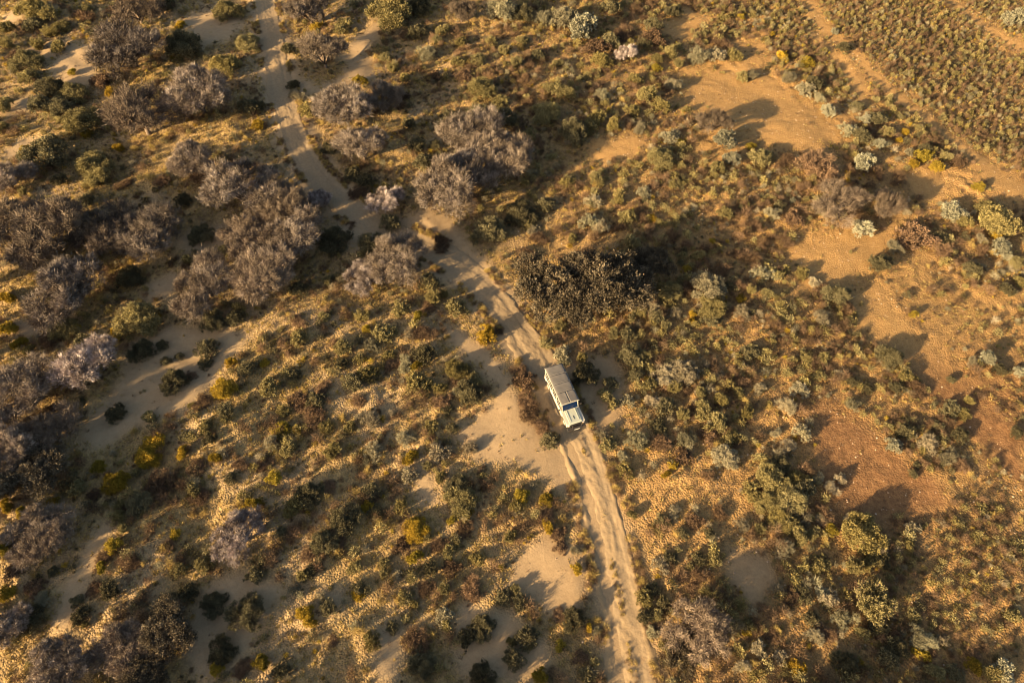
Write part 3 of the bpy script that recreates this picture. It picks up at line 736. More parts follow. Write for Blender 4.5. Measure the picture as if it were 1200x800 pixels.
SH = """
G 35 10 30|G 58 18 22|G 72 31 20|G 60 38 20|G 7 33 17|G 7 52 19|G 45 53 18|G 70 55 18|G 30 72 30|G 33 90 20|D 58 103 26|G 83 110 32|G 4 125 24|G 3 150 16|G 95 140 40|Y 102 157 14|D 52 180 50|G 110 192 34|Y 210 30 14
G 266 13 28|D 215 53 34|G 290 50 26|G 263 76 32|Y 85 85 10|Y 130 108 15|Y 138 174 14|Y 30 178 16|G 100 12 15|D 195 5 22|D 290 126 22|D 110 35 16|B 95 18 22|G 128 62 16|D 40 30 20|B 118 95 22|D 48 122 24|D 70 125 26|B 140 20 16|B 15 65 16
D 338 58 18|G 404 28 16|P 348 112 20|G 360 128 20|D 343 100 13|Y 303 145 15|D 305 125 15|D 385 175 17|Y 372 31 14|G 400 35 13|Y 422 95 15|G 457 15 44|D 490 8 26|P 588 10 34|G 520 37 18|G 512 47 11|P 500 62 24|G 460 80 15|G 473 92 15|G 537 72 16|G 565 102 28|G 585 120 20|G 452 68 14|G 590 60 14|G 575 50 14
D 490 170 22|D 495 190 22|D 480 145 16|D 510 170 13|D 590 138 26|D 520 150 20|B 480 40 18|D 490 38 22|B 510 90 18|B 545 88 20|B 470 110 18|G 540 50 15|G 560 70 15|D 560 130 20|D 525 135 18
P 662 22 28|S 686 33 34|P 637 22 22|D 610 15 26|D 715 8 22|D 765 30 20|B 765 45 28|D 790 15 18|G 785 63 18|P 820 65 24|P 840 64 18|G 860 65 16|P 882 88 16|G 870 90 14|G 705 70 20|G 655 75 12|G 745 92 16|G 770 70 15|G 795 75 14|G 760 112 22|P 790 100 18|G 775 125 20|G 650 105 20|G 665 110 18|P 705 112 18|G 640 132 28|G 620 162 22|D 672 155 32|G 690 150 20|G 700 138 20|G 720 146 18|G 740 130 18|P 750 150 15|P 785 160 20|G 775 185 30|S 852 163 28|S 858 188 20|G 890 185 22|Y 880 172 12|G 840 195 16
Y 795 165 10|Y 770 80 12|B 730 40 24|B 700 55 26|D 715 48 20|D 630 65 16|G 605 75 16|G 612 48 14|D 755 50 16|B 845 50 20
D 215 235 20|G 27 225 11|D 70 211 18|D 236 275 26|D 262 273 13|D 263 293 15|G 112 206 28|B 240 205 26|D 152 325 28|G 30 310 22|G 62 312 15|G 160 374 44|Y 137 390 18|Y 185 371 8|Y 8 350 18|Y 8 386 18|G 75 386 28|Y 89 384 12|D 250 376 28|D 275 373 20|B 190 212 18|B 145 215 18|D 100 235 18|G 40 300 14|B 60 395 22|Y 22 402 18|D 95 400 20
D 413 205 22|D 426 213 22|B 420 225 20|D 435 285 28|D 457 261 24|D 390 282 34|D 575 270 34|G 507 350 22|G 520 345 14|G 535 360 24|Y 490 371 15|G 470 361 20|G 450 391 24|Y 430 386 12|G 425 371 20|Y 568 391 22|B 495 392 26|D 500 330 22|B 500 360 18|P 480 392 14|B 515 285 24|D 350 340 22|G 383 330 14|G 380 370 14|G 350 395 20|B 345 375 18
D 612 250 34|D 640 241 20|G 655 383 18|P 690 260 22|P 705 266 18|G 670 280 13|G 725 235 15|G 735 255 18|G 785 341 26|G 760 346 16|P 790 367 16|P 830 336 34|G 835 360 26|P 870 366 20|Y 812 368 9|Y 812 376 9|Y 866 351 8|Y 870 348 9|D 835 374 18|G 780 382 14|D 735 392 20|G 720 390 16|P 890 320 20|G 880 340 15|Y 805 315 10|Y 835 283 9|D 770 372 18|G 750 365 15|P 765 360 20|B 615 300 24|B 630 280 20|G 740 285 20|P 625 268 16|G 820 300 16|G 850 250 15|Y 765 255 10|G 790 215 16|P 755 225 16|G 700 210 18|P 695 235 18|G 665 215 16|B 680 300 20
S 978 37 10|S 970 130 18|S 1015 140 16|P 994 152 20|S 1031 169 16|S 1015 191 24|S 1187 22 22|Y 1060 155 9|Y 1054 164 8|Y 1085 183 20|Y 1070 192 13|Y 1097 195 15|Y 945 73 15|Y 917 67 15|D 990 55 15|D 1005 125 14|P 925 90 18|P 945 105 20|D 955 98 18|P 960 115 14|D 1030 140 18|D 1010 160 20|G 1040 155 15|D 1085 175 15|P 1066 178 10|G 1110 185 15|B 1125 190 18|S 1047 66 9|Y 868 20 9|Y 905 40 9
S 1117 247 28|S 1012 268 25|S 1171 291 24|S 1182 302 13|D 1032 310 22|P 1048 290 18|Y 1070 368 12|B 1075 278 42|G 1170 258 38|B 990 360 18|P 963 373 22|G 1155 243 20|Y 1146 218 13|S 1150 219 8|D 1100 280 20|B 1105 295 22|D 1140 315 20|G 1190 310 20|D 980 345 26|B 970 345 24|D 915 241 13|S 928 235 9|P 905 250 18|B 930 255 22|G 1130 260 18|Y 1170 275 13|G 1195 330 15|P 1150 280 13|D 1180 340 16|B 960 195 40|B 920 190 28|P 905 320 18|G 940 320 15|P 955 330 15|G 900 345 15
D 1042 417 26|S 1155 419 19|P 1140 425 14|S 1198 436 16|D 1117 480 20|S 1047 522 19|D 1062 506 18|P 1087 520 22|P 937 457 20|P 922 475 20|P 1000 475 16|P 940 507 20|P 910 507 12|D 1190 506 15|D 1170 432 15|D 1000 448 15|D 1015 455 14|G 1060 440 18|D 1050 455 16|B 1075 455 20|D 1115 445 10|G 1130 485 16|B 990 445 14|D 1070 555 10|D 1075 545 9|P 1112 535 20|B 1125 545 20|P 925 520 14|G 965 420 16|G 960 440 14|P 985 440 13|G 945 420 18|D 1100 500 14|D 1125 510 18|G 1135 470 14|P 960 560 13
D 165 411 28|D 195 422 12|D 210 418 11|D 203 447 30|D 135 483 22|D 240 424 16|D 242 408 24|Y 270 425 14|Y 262 455 26|G 175 490 18|Y 180 516 24|Y 173 535 28|Y 115 548 17|Y 135 565 26|G 90 573 20|Y 63 588 14|Y 7 593 16|B 190 565 34|G 140 592 16|D 162 590 28|Y 215 530 16|Y 252 537 16|G 240 500 18|B 230 548 18|D 245 515 15|Y 295 590 15|B 235 580 18|B 235 470 20|G 225 475 10|D 265 480 18|D 290 432 20|G 30 560 20|G 35 410 14|B 222 440 14|D 190 405 14
D 270 560 14|B 280 545 18|G 228 575 16|D 218 512 16|B 110 580 16
G 315 455 22|G 333 482 18|Y 310 425 11|G 402 408 20|D 415 446 24|G 430 438 22|P 435 406 20|G 455 415 14|P 475 426 20|Y 487 428 13|D 497 414 24|G 490 450 24|G 515 455 14|G 535 432 26|D 550 460 28|P 538 460 14|P 432 491 22|G 411 500 16|Y 328 503 17|Y 348 503 12|B 365 488 28|G 383 500 15|G 340 527 20|P 318 520 18|G 390 530 24|P 437 528 22|Y 480 536 18|P 475 515 18|G 505 500 16|P 515 528 24|Y 320 560 18|Y 302 590 13|B 310 546 18|D 362 580 30|B 385 570 18|D 437 575 22|Y 430 592 16|P 480 556 18|G 500 546 14|G 515 560 14|D 535 568 26|G 540 586 30|P 550 525 16|G 470 592 16|G 343 594 20|D 530 502 13|B 460 428 18|B 380 455 20|B 350 470 22|D 400 425 16|D 370 470 20|B 420 470 18|B 505 515 16|D 525 480 14|B 520 470 20|D 345 440 16|G 555 445 16
G 640 403 18|P 660 415 20|G 682 420 15|D 687 438 28|B 615 448 26|B 620 470 24|B 632 500 20|D 645 515 22|G 710 462 16|G 718 473 13|G 712 520 18|P 705 510 16|G 733 551 18|P 730 535 14|D 740 416 26|D 745 440 18|P 782 440 30|P 802 436 28|G 790 455 20|D 780 475 20|G 800 486 18|G 825 480 24|G 841 495 24|B 830 510 22|P 805 515 20|P 745 515 22|B 775 520 20|P 870 430 13|G 865 425 11|D 880 414 22|G 865 460 15|P 840 440 14|P 850 535 26|Y 790 545 11|Y 781 556 11|B 830 555 16|Y 612 580 18|G 605 592 14|Y 641 586 18|B 620 485 22|B 608 435 18|G 755 418 18|G 875 485 18|P 890 455 15|G 760 450 16|D 715 450 18|P 735 470 15|G 860 510 18|G 820 460 16|P 765 470 16|B 800 535 20|G 845 470 18|D 770 500 18|P 660 425 15
G 905 560 34|G 925 585 36|G 900 590 26|G 935 565 26|G 880 575 20|D 912 545 26|D 945 575 24|P 975 572 16|P 985 560 13|G 915 610 28
Y 3 645 16|G 140 605 15|G 145 620 13|Y 133 640 19|Y 118 665 13|B 120 655 16|Y 205 625 13|B 40 690 22|Y 8 695 18|P 50 702 18|D 90 705 15|D 95 721 20|G 100 731 11|D 130 690 22|B 213 654 16|G 239 661 22|D 298 675 20|D 288 717 38|D 250 708 28|D 220 695 22|D 196 708 26|Y 255 783 18|B 285 785 20|D 260 762 30|D 28 728 38|D 62 670 13|B 20 640 18|Y 25 600 13|B 15 670 20|B 110 690 18|P 165 700 16|B 195 640 16|G 210 668 16|B 155 660 16
D 380 635 28|D 405 608 30|G 415 604 18|Y 487 620 26|Y 480 614 10|Y 486 652 20|D 330 625 14|G 355 675 18|G 450 659 12|G 450 672 13|G 416 665 15|Y 420 697 14|G 525 646 18|G 535 636 13|G 560 655 16|G 520 690 18|B 555 690 28|G 475 700 18|G 485 706 11|B 545 620 22|Y 530 608 14|Y 550 602 13|G 597 630 18|Y 358 717 19|Y 363 730 14|P 377 700 14|D 385 710 18|D 420 690 18|G 436 750 20|B 490 750 28|D 496 778 28|D 549 747 22|D 566 735 26|D 566 790 26|D 602 772 24|Y 305 776 19|D 330 785 22|P 520 722 20|B 390 750 12|B 400 640 18|B 470 640 20|D 505 665 18|B 530 665 20|D 440 600 18|B 360 650 18|D 365 670 18|P 345 690 13|D 460 735 16|B 515 640 22|P 465 672 12|B 500 690 18|D 590 700 18
G 602 626 12|Y 641 616 18|B 655 625 18|B 656 641 16|P 676 645 13|Y 675 666 15|G 604 690 14|D 610 706 20|D 672 726 26|G 673 730 11|Y 690 735 11|Y 655 756 12|G 600 751 11|D 617 746 24|G 620 756 13|G 697 776 13|Y 633 790 18|G 755 700 20|D 765 690 16|D 776 705 16|D 757 722 18|G 783 755 22|G 818 768 16|Y 875 742 10|P 775 662 18|D 785 655 16|D 820 655 16|D 800 625 14|D 830 625 14|B 640 605 18|P 700 740 12|B 680 770 16|D 690 790 18|B 655 720 16|G 770 720 15|P 765 740 15|D 775 610 16|P 790 600 16|B 815 610 18|G 740 602 12|P 870 615 15|B 845 600 16|G 890 620 16
Y 975 621 15|G 925 612 24|G 936 627 22|P 965 610 15|P 920 642 20|G 950 627 16|S 962 692 15|P 972 700 20|G 1000 664 24|G 1016 661 14|G 1020 705 52|Y 935 780 18|P 1075 745 20|P 1085 752 24|Y 1080 766 20|Y 1140 780 20|G 1165 790 24|S 1178 786 26|G 1095 785 22|D 1050 760 26|D 1040 772 22|D 990 776 26|G 1185 720 20|G 1012 624 46|P 1000 610 20|P 1025 640 20|D 1035 655 22|G 1020 655 20|P 1070 620 18|G 1065 640 14|P 1105 750 16|G 960 660 22|D 940 690 16|B 930 700 20|P 910 690 16|P 955 745 18|B 970 740 20|D 950 725 18|P 985 725 20|G 1010 740 18|D 1030 735 18|B 1045 745 18|G 1070 720 16|P 890 760 18|P 915 770 16|B 905 745 16|D 1120 790 20|P 870 780 16
""".replace("\n", "|")

def words_dir(du, dv):
    a = math.degrees(math.atan2(-dv, du)) % 360
    return ["right of", "above and right of", "above", "above and left of", "left of", "below and left of", "below", "below and right of"][int(((a + 22.5) % 360) // 45)]
ORD = ["nearest", "second", "third", "fourth", "fifth", "sixth", "seventh", "eighth", "ninth", "tenth"]
shr = []
for tkn in SH.split("|"):
    if not tkn.strip(): continue
    c, u, v, w = tkn.split()
    shr.append([c, float(u), float(v), float(w)])
keys = {}
for i, (c, u, v, w) in enumerate(shr):
    best = min(LAND, key=lambda L: (L[0] - u) ** 2 + ((L[1] - v) * 1.15) ** 2)
    d = math.hypot(best[0] - u, best[1] - v)
    keys.setdefault((c, best[2], words_dir(u - best[0], v - best[1])), []).append((d, i))
label_of = {}
for (c, ref, wd), lst in keys.items():
    lst.sort()
    for r_, (d, i) in enumerate(lst):
        w = shr[i][3]
        size = "tiny" if w < 12 else "small" if w < 19 else "medium-sized" if w < 28 else "broad"
        col = KINDS[c][1]
        if len(lst) == 1: label_of[i] = f"{size} {col} shrub {wd} {ref}"
        else: label_of[i] = f"{size} {col} shrub, {ORD[r_]} one {wd} {ref}"

JOINED = {}
def joined(c, k):
    """stems and leaves in one mesh, for plants too small to show their parts"""
    if (c, k) not in JOINED:
        a, b = SHR[c][k]
        def rd(me):
            V = np.empty(len(me.vertices) * 3, np.float32); me.vertices.foreach_get("co", V)
            F = [p.vertices[:] for p in me.polygons]
            return V.reshape(-1, 3), F
        Va, Fa = rd(a); Vb, Fb = rd(b)
        ta = np.full(len(Va), 0.3); tb = np.empty(len(Vb), np.float32); b.attributes["tint"].data.foreach_get("value", tb)
        n = len(Va)
        F4 = [f for f in Fa if len(f) == 4]; F3 = [f for f in Fa if len(f) == 3]
        F4 += [tuple(x + n for x in f) for f in Fb if len(f) == 4]; F3 += [tuple(x + n for x in f) for f in Fb if len(f) == 3]
        me = mesh_np(KINDS[c][0], np.vstack([Va, Vb]), [np.array(f) for f in (F3, F4) if f], tint=np.concatenate([ta, tb]))
        me.materials.append(KINDS[c][3]); JOINED[(c, k)] = me
    return JOINED[(c, k)]

GROUPS = {'G': "olive shrubs scattered over the bush", 'D': "dark green shrubs scattered over the bush", 'Y': "yellow shrubs scattered over the bush",
          'S': "silvery shrubs scattered over the bush", 'P': "pale straw-grey shrubs scattered over the bush", 'B': "dry brown shrubs scattered over the bush"}
for i, (c, u, v, w) in enumerate(shr):
    nm, col, shapes, mat, hr = KINDS[c]
    hr = hr * random.uniform(0.85, 1.25)
    x, y, z, wm = spot(u, v, w, hr)
    dt = float(dist_line(np.array([x]), np.array([y]), TRACK)[0])
    k = random.randrange(len(shapes))
    if w >= 26 and c in 'GDYP': k = len(shapes)
    if (u, v) == (1020, 705): k = 1
    sx = wm * 0.5 * 1.15
    sc = (sx * random.uniform(0.9, 1.12), sx * random.uniform(0.9, 1.12), wm * hr * 1.1)
    if w >= 19:
        o = empty(nm, (x, y, z - 0.02), random.random() * 6.28)
        obj("stem", SHR[c][k][0], None, o); obj("foliage", SHR[c][k][1], None, o)
    else:
        o = obj(nm, joined(c, k)); o.location = (x, y, z - 0.02); o.rotation_euler = (0, 0, random.random() * 6.28)
    o.scale = sc
    tag(o, label_of[i], "shrub", GROUPS[c])
    PLACED.append((x, y, wm * 0.42))

# ------------------------------------------------------------------ the safari truck
def truck():
    cream = plain("cream_paint", (0.46, 0.43, 0.36), 0.35, 0.5, dirt=0.35, dirtcol=(0.42, 0.31, 0.19), scale=2.2)
    bonp = plain("bonnet_paint", (0.36, 0.38, 0.32), 0.35, 0.5, dirt=0.3, dirtcol=(0.42, 0.33, 0.21), scale=2.5)
    canvas = plain("canvas", (0.145, 0.132, 0.12), 0.9, 0.1, dirt=0.45, dirtcol=(0.12, 0.10, 0.082), scale=3.0)
    black = plain("black_steel", (0.02, 0.02, 0.022), 0.5, 0.4, dirt=0.3, dirtcol=(0.16, 0.11, 0.07), scale=4)
    rubber = plain("rubber", (0.03, 0.028, 0.026), 0.85, 0.2, dirt=0.7, dirtcol=(0.22, 0.16, 0.10), scale=5)
    glass = plain("windscreen_glass", (0.004, 0.016, 0.055), 0.06, 0.35)  # blue of the reflected sky is put into the base colour
    lampg = plain("lamp_glass", (0.75, 0.74, 0.68), 0.1, 0.6)
    seatm = plain("seat_fabric", (0.10, 0.095, 0.075), 0.8, 0.15)
    steel = plain("dusty_steel", (0.34, 0.31, 0.26), 0.5, 0.4)
    hd = R(-70.6)
    cx, cy = 4.90, 31.88
    zz = float(np.median([ground_z(cx + a * math.cos(hd) - b * math.sin(hd), cy + a * math.sin(hd) + b * math.cos(hd))[0] for a in (-1.9, 1.9) for b in (-0.75, 0.75)]))
    t = empty("safari_truck", (cx, cy, zz - 0.03), hd)
    tag(t, "white open-sided safari truck with taupe canvas roof driving down the sandy track", "truck")
    HW = 0.86
    b = MB()                                                         # chassis rails and floor
    b.box(-2.95, 2.75, -0.42, 0.42, 0.42, 0.58, 0.02); b.box(-2.95, 1.25, -HW + 0.03, HW - 0.03, 0.58, 0.66, 0.01)
    b.build("chassis", black, t)
    b = MB()                                                         # tub: sides with a wheel arch, tail and bulkhead
    ox = [(-3.0, 0.62), (-2.62, 0.62)] + [(-2.05 + 0.57 * math.cos(math.pi - k * math.pi / 8), 0.62 + 0.36 * math.sin(math.pi - k * math.pi / 8)) for k in range(1, 8)] + [(-1.48, 0.62), (1.22, 0.62), (1.22, 1.22), (-3.0, 1.22)]
    for s in (-1, 1):
        b.prism(ox, s * HW, s * (HW - 0.05), 0.008)
    b.box(-3.0, -2.95, -HW + 0.05, HW - 0.05, 0.62, 1.2, 0.008); b.box(1.16, 1.22, -HW + 0.05, HW - 0.05, 0.62, 1.24, 0.008)
    body = b.build("body", cream, t)
    for s in (-1, 1):                                                # doors proud of the tub
        b = MB(); b.box(0.18, 1.12, s * HW - 0.018, s * HW + 0.018, 0.72, 1.20, 0.012)
        d = b.build("door", cream, t)
        b = MB(); b.box(0.26, 0.40, s * (HW + 0.03) - 0.012, s * (HW + 0.03) + 0.012, 1.06, 1.10, 0.005); b.build("handle", black, d)
        b = MB(); b.box(-1.35, 0.05, s * HW - 0.012, s * HW + 0.014, 0.74, 1.19, 0.01); b.build("side_panel", cream, t)
        b = MB(); b.box(-1.3, 1.15, s * (HW + 0.09) - 0.09, s * (HW + 0.09) + 0.05, 0.48, 0.53, 0.015); b.build("running_board", black, t)
    # nose: bonnet, wings, grille
    b = MB()
    b.prism([(1.24, 0.75), (2.66, 0.75), (2.70, 1.10), (2.58, 1.19), (1.24, 1.26)], -0.60, 0.60, 0.03)
    bon = b.build("bonnet", bonp, t, smooth=False)
    for s in (-1, 1):
        b = MB(); b.prism([(1.32, 1.262), (2.5, 1.199), (2.5, 1.222), (1.32, 1.292)], s * 0.40 - 0.035, s * 0.40 + 0.035, 0.008); b.build("ridge", bonp, bon)
    b = MB(); b.prism([(1.95, 1.23), (2.3, 1.212), (2.3, 1.226), (1.95, 1.247)], -0.035, 0.035, 0.004); b.build("scoop", black, bon)
    for s in (-1, 1):
        wf = [(1.24, 0.70), (1.40, 0.70)] + [(1.95 + 0.55 * math.cos(math.pi - k * math.pi / 8), 0.66 + 0.42 * math.sin(math.pi - k * math.pi / 8)) for k in range(1, 8)] + [(2.52, 0.70), (2.66, 0.72), (2.68, 1.02), (2.55, 1.12), (1.24, 1.16)]
        b = MB(); b.prism(wf, s * 0.61, s * 0.89, 0.02); b.build("wing", cream, t)
        b = MB(); b.tube((2.64, s * 0.70, 0.92), (2.72, s * 0.70, 0.92), 0.10, 0.095, 14); b.build("headlight", lampg, t)
        b = MB(); b.box(2.66, 2.70, s * 0.70 - 0.07, s * 0.70 + 0.07, 0.745, 0.79, 0.008); b.build("indicator", plain("amber_lens", (0.6, 0.25, 0.03), 0.2, 0.5), t)
    b = MB()
    for k in range(5): b.box(2.69, 2.735, -0.52, 0.52, 0.78 + k * 0.062, 0.805 + k * 0.062, 0.006)
    b.box(2.672, 2.69, -0.56, 0.56, 0.75, 1.08, 0.006)
    b.build("grille", black, t)
    b = MB(); b.box(2.76, 3.04, -0.88, 0.88, 0.50, 0.72, 0.035); b.box(2.5, 2.78, -0.45, -0.36, 0.52, 0.62, 0.01); b.box(2.5, 2.78, 0.36, 0.45, 0.52, 0.62, 0.01)
    bp = b.build("bumper", black, t)
    b = MB(); b.box(3.035, 3.048, -0.26, 0.26, 0.55, 0.66, 0.003); b.build("number_plate", plain("plate_white", (0.7, 0.69, 0.62), 0.4, 0.4), bp)
    b = MB()
    for s in (-1, 1):
        b.poly_tube([(2.93, s * 0.42, 0.70), (2.97, s * 0.44, 1.02), (2.86, s * 0.44, 1.14)], 0.032, 8)
        b.poly_tube([(2.95, s * 0.44, 0.95), (2.90, s * 0.82, 0.95), (2.86, s * 0.84, 0.72)], 0.026, 8)
    b.tube((2.86, -0.44, 1.14), (2.86, 0.44, 1.14), 0.032, n=8); b.tube((2.965, -0.44, 0.90), (2.965, 0.44, 0.90), 0.026, n=8)
    b.build("bull_bar", black, t)
    # windscreen, leaning back
    z0, z1, x0, x1 = 1.27, 2.02, 1.26, 0.98
    b = MB(); b.prism([(x0 - 0.01, z0 + 0.03), (x0 + 0.012, z0 + 0.03), (x1 + 0.012, z1 - 0.02), (x1 - 0.01, z1 - 0.02)], -0.72, 0.72, 0.0)
    ws = b.build("windscreen", glass, t)
    for s in (-1, 1):
        b = MB(); b.tube((x0 + 0.02, s * 0.3 - 0.28, z0 + 0.02), (x0 - 0.12, s * 0.3 + 0.05, z0 + 0.38), 0.010, n=5); b.build("wiper", black, ws)
    b = MB()
    for s in (-1, 1): b.prism([(x0 - 0.03, z0 - 0.06), (x0 + 0.03, z0 - 0.06), (x1 + 0.03, z1), (x1 - 0.03, z1)], s * 0.72, s * 0.81, 0.008)
    b.box(x0 - 0.05, x0 + 0.03, -0.80, 0.80, z0 - 0.03, z0 + 0.03, 0.01); b.box(x1 - 0.03, x1 + 0.035, -0.80, 0.80, z1 - 0.03, z1 + 0.06, 0.01)
    b.build("windscreen_frame", cream, t)
    # posts and rails of the roof
    for s in (-1, 1):
        for x in (-2.93, -1.95, -1.0, -0.05, 0.85):
            b = MB(); b.tube((x, s * (HW - 0.03), 1.2), (x, s * (HW - 0.02), 2.16), 0.034, n=8); b.build("roof_post", cream, t)
        b = MB(); b.box(-2.95, 0.9, s * HW - 0.03, s * HW + 0.02, 1.215, 1.27, 0.012); b.tube((-2.93, s * (HW - 0.01), 1.62), (0.85, s * (HW - 0.01), 1.62), 0.022, n=6); b.build("side_rail", cream, t)
    b = MB()
    b.box(-3.07, 1.12, 0.80, 0.885, 2.13, 2.205, 0.015); b.box(-3.07, 1.12, -0.885, -0.80, 2.13, 2.205, 0.015)
    b.box(-3.07, -3.0, -0.80, 0.80, 2.13, 2.205, 0.015); b.box(1.05, 1.12, -0.80, 0.80, 2.13, 2.205, 0.015)
    roof = b.build("roof_frame", cream, t)
    # canvas panels, sagging a little between the hoops
    cuts = [-3.05, -2.02, -1.05, -0.10, 1.09]
    for i in range(4):
        for (ya, yb) in ([(-0.87, 0.87)] if i < 3 else [(-0.87, -0.006), (0.006, 0.87)]):
            xa, xb = cuts[i] + 0.006, cuts[i + 1] - 0.006
            n, mm = 11, 15 if i < 3 else 9
            U, Vv = np.meshgrid(np.linspace(0, 1, n), np.linspace(0, 1, mm))
            X = xa + (xb - xa) * U; Y = ya + (yb - ya) * Vv
            Zt = 2.265 + 0.03 * (1 - (Y / 0.87) ** 2) - 0.035 * np.sin(np.pi * U) * (np.sin(np.pi * np.clip(Vv, 0, 1)) ** 0.5) + 0.022 * vnoise(X * 4 + i, Y * 3) + 0.012 * vnoise(X * 9, Y * 5 + i)
            Zt -= 0.05 * (np.abs(Y) / 0.87) ** 8
            top = np.stack([X, Y, Zt], -1).reshape(-1, 3); bot = top - np.array([0, 0, 0.035])
            q = (np.arange(mm - 1)[:, None] * n + np.arange(n - 1)[None, :]).ravel(); N0 = n * mm
            F = [np.stack([q, q + 1, q + n + 1, q + n], 1), np.stack([q, q + n, q + n + 1, q + 1], 1) + N0]
            rim = list(range(n)) + [k * n + n - 1 for k in range(1, mm)] + [(mm - 1) * n + k for k in range(n - 2, -1, -1)] + [k * n for k in range(mm - 2, 0, -1)]
            rim = np.array(rim); rj = np.roll(rim, -1)
            F.append(np.stack([rj, rim, rim + N0, rj + N0], 1))
            obj("canvas_panel", mesh_np("canvas_panel", np.vstack([top, bot]), F, smooth=True), canvas, roof)
    for x in cuts[1:4]:
        b = MB(); b.tube((x, -0.86, 2.225), (x, 0.86, 2.225), 0.024, n=8); b.build("hoop", steel, roof)
    # seats
    for x in (-2.5, -1.55, -0.6, 0.38):
        b = MB(); b.box(x - 0.24, x + 0.26, -0.74, 0.74, 0.66, 1.08, 0.04)
        st = b.build("bench_seat", seatm, t)
        b = MB(); b.prism([(x - 0.30, 1.06), (x - 0.20, 1.06), (x - 0.28, 1.62), (x - 0.36, 1.62)], -0.74, 0.74, 0.03); b.build("backrest", seatm, st)
    b = MB(); b.box(1.0, 1.15, -0.78, 0.78, 1.0, 1.24, 0.03); b.build("dashboard", black, t)
    b = MB()
    ring = [(0.86 + 0.06 * math.sin(a), 0.38 + 0.19 * math.cos(a), 1.27 + 0.18 * math.sin(a)) for a in np.linspace(0, 2 * math.pi, 17)]
    b.poly_tube(ring, 0.016, 5); b.tube((0.86, 0.38, 1.27), (1.05, 0.38, 1.15), 0.022, n=6); b.build("steering_wheel", black, t)
    for s in (-1, 1):                                                # mirrors
        b = MB(); b.tube((1.1, s * 0.82, 1.36), (1.14, s * 1.02, 1.42), 0.014, n=5); b.box(1.10, 1.17, s * 1.06 - 0.09, s * 1.06 + 0.09, 1.33, 1.58, 0.02); b.build("side_mirror", black, t)
    tyr = MB()
    prof = [(0.24, -0.11), (0.36, -0.125), (0.405, -0.10), (0.415, -0.04), (0.415, 0.04), (0.405, 0.10), (0.36, 0.125), (0.24, 0.11)]
    nseg = 28
    A = np.arange(nseg) * 2 * math.pi / nseg
    V = np.array([[r_ * math.cos(a), y_, r_ * math.sin(a)] for a in A for r_, y_ in prof]); m_ = len(prof)
    F = [[s_i * m_ + k, s_i * m_ + (k + 1) % m_, ((s_i + 1) % nseg) * m_ + (k + 1) % m_, ((s_i + 1) % nseg) * m_ + k] for s_i in range(nseg) for k in range(m_)]
    tyr.add(V, F4=F); tyre_me = tyr.mesh("tyre", smooth=True); tyre_me.materials.append(rubber)
    rm = MB(); rm.tube((0, -0.09, 0), (0, 0.09, 0), 0.245, n=20); rm.tube((0, -0.12, 0), (0, 0.12, 0), 0.07, n=10)
    rim_me = rm.mesh("rim"); rim_me.materials.append(cream)
    hub = MB(); hub.tube((0, -0.02, 0), (0, 0.02, 0), 0.05, n=10); hub_me = hub.mesh("wheel"); hub_me.materials.append(black)
    for x in (-2.05, 1.95):
        for s in (-1, 1):
            w = obj("wheel", hub_me, None, t); w.location = (x, s * 0.74, 0.415)
            obj("tyre", tyre_me, None, w); obj("rim", rim_me, None, w)
    b = MB(); b.tube((-3.02, 0.25, 0.98), (-3.2, 0.25, 0.98), 0.37, 0.37, 24); b.tube((-3.19, 0.25, 0.98), (-3.22, 0.25, 0.98), 0.22, 0.20, 16); b.build("spare_wheel", rubber, t)
truck()

# ------------------------------------------------------------------ ground cover (nobody could count it)
TR = np.array([4.90, 31.88]); TD = np.array([math.cos(R(-70.6)), math.sin(R(-70.6))])
def free(x, y, track_clear=2.0, chance=None):
    """points clear of track, truck and (mostly) of bare ground"""
    d = dist_line(x, y, TRACK)
    ok = d > track_clear + 1.1 * vnoise(x * 0.8, y * 0.8)
    rel = np.stack([x, y], 1) - TR
    ok = ok & ~((np.abs(rel @ TD) < 3.4) & (np.abs(rel @ np.array([-TD[1], TD[0]])) < 1.3))
    return ok

def sample(n):
    y = 4 + 106 * np.sqrt(rng.random(n) * 0.86 + 0.14 * rng.random(n))
    y = rng.uniform(3, 109, n)
    half = 36 + (y - 5) * 0.46
    x = rng.uniform(-1, 1, n) * half
    keep = rng.random(n) < half / 84.0
    return x[keep], y[keep]

def scatter(name, protos, x, y, sx, sz, mat, tilt=0.0, tintj=0.0, zoff=-0.01):
    """joins many small copies of the protos into one mesh"""
    z = ground_z(x, y) + zoff
    idx = rng.integers(0, len(protos), len(x)); rot = rng.random(len(x)) * 2 * math.pi
    Vs, Fs3, Fs4, Ts = [], [], [], []; off = 0
    for k, (V, F, Tn) in enumerate(protos):
        m = np.nonzero(idx == k)[0]
        if not len(m): continue
        c, s = np.cos(rot[m])[:, None], np.sin(rot[m])[:, None]
        X = (V[None, :, 0] * c - V[None, :, 1] * s) * sx[m][:, None] + x[m][:, None]
        Y = (V[None, :, 0] * s + V[None, :, 1] * c) * sx[m][:, None] + y[m][:, None]
        Z = V[None, :, 2] * sz[m][:, None] + z[m][:, None]
        Vs.append(np.stack([X, Y, Z], -1).reshape(-1, 3))
        Ff = (F[None] + (np.arange(len(m)) * len(V))[:, None, None] + off).reshape(-1, F.shape[1])
        (Fs4 if F.shape[1] == 4 else Fs3).append(Ff)
        Ts.append(np.clip(Tn[None] + tintj * rng.normal(size=(len(m), 1)), 0, 1).ravel())
        off += len(m) * len(V)
    F = []
    if Fs3: F.append(np.vstack(Fs3))
    if Fs4: F.append(np.vstack(Fs4))
    return obj(name, mesh_np(name, np.vstack(Vs), F, tint=np.concatenate(Ts)), mat, kind="stuff")

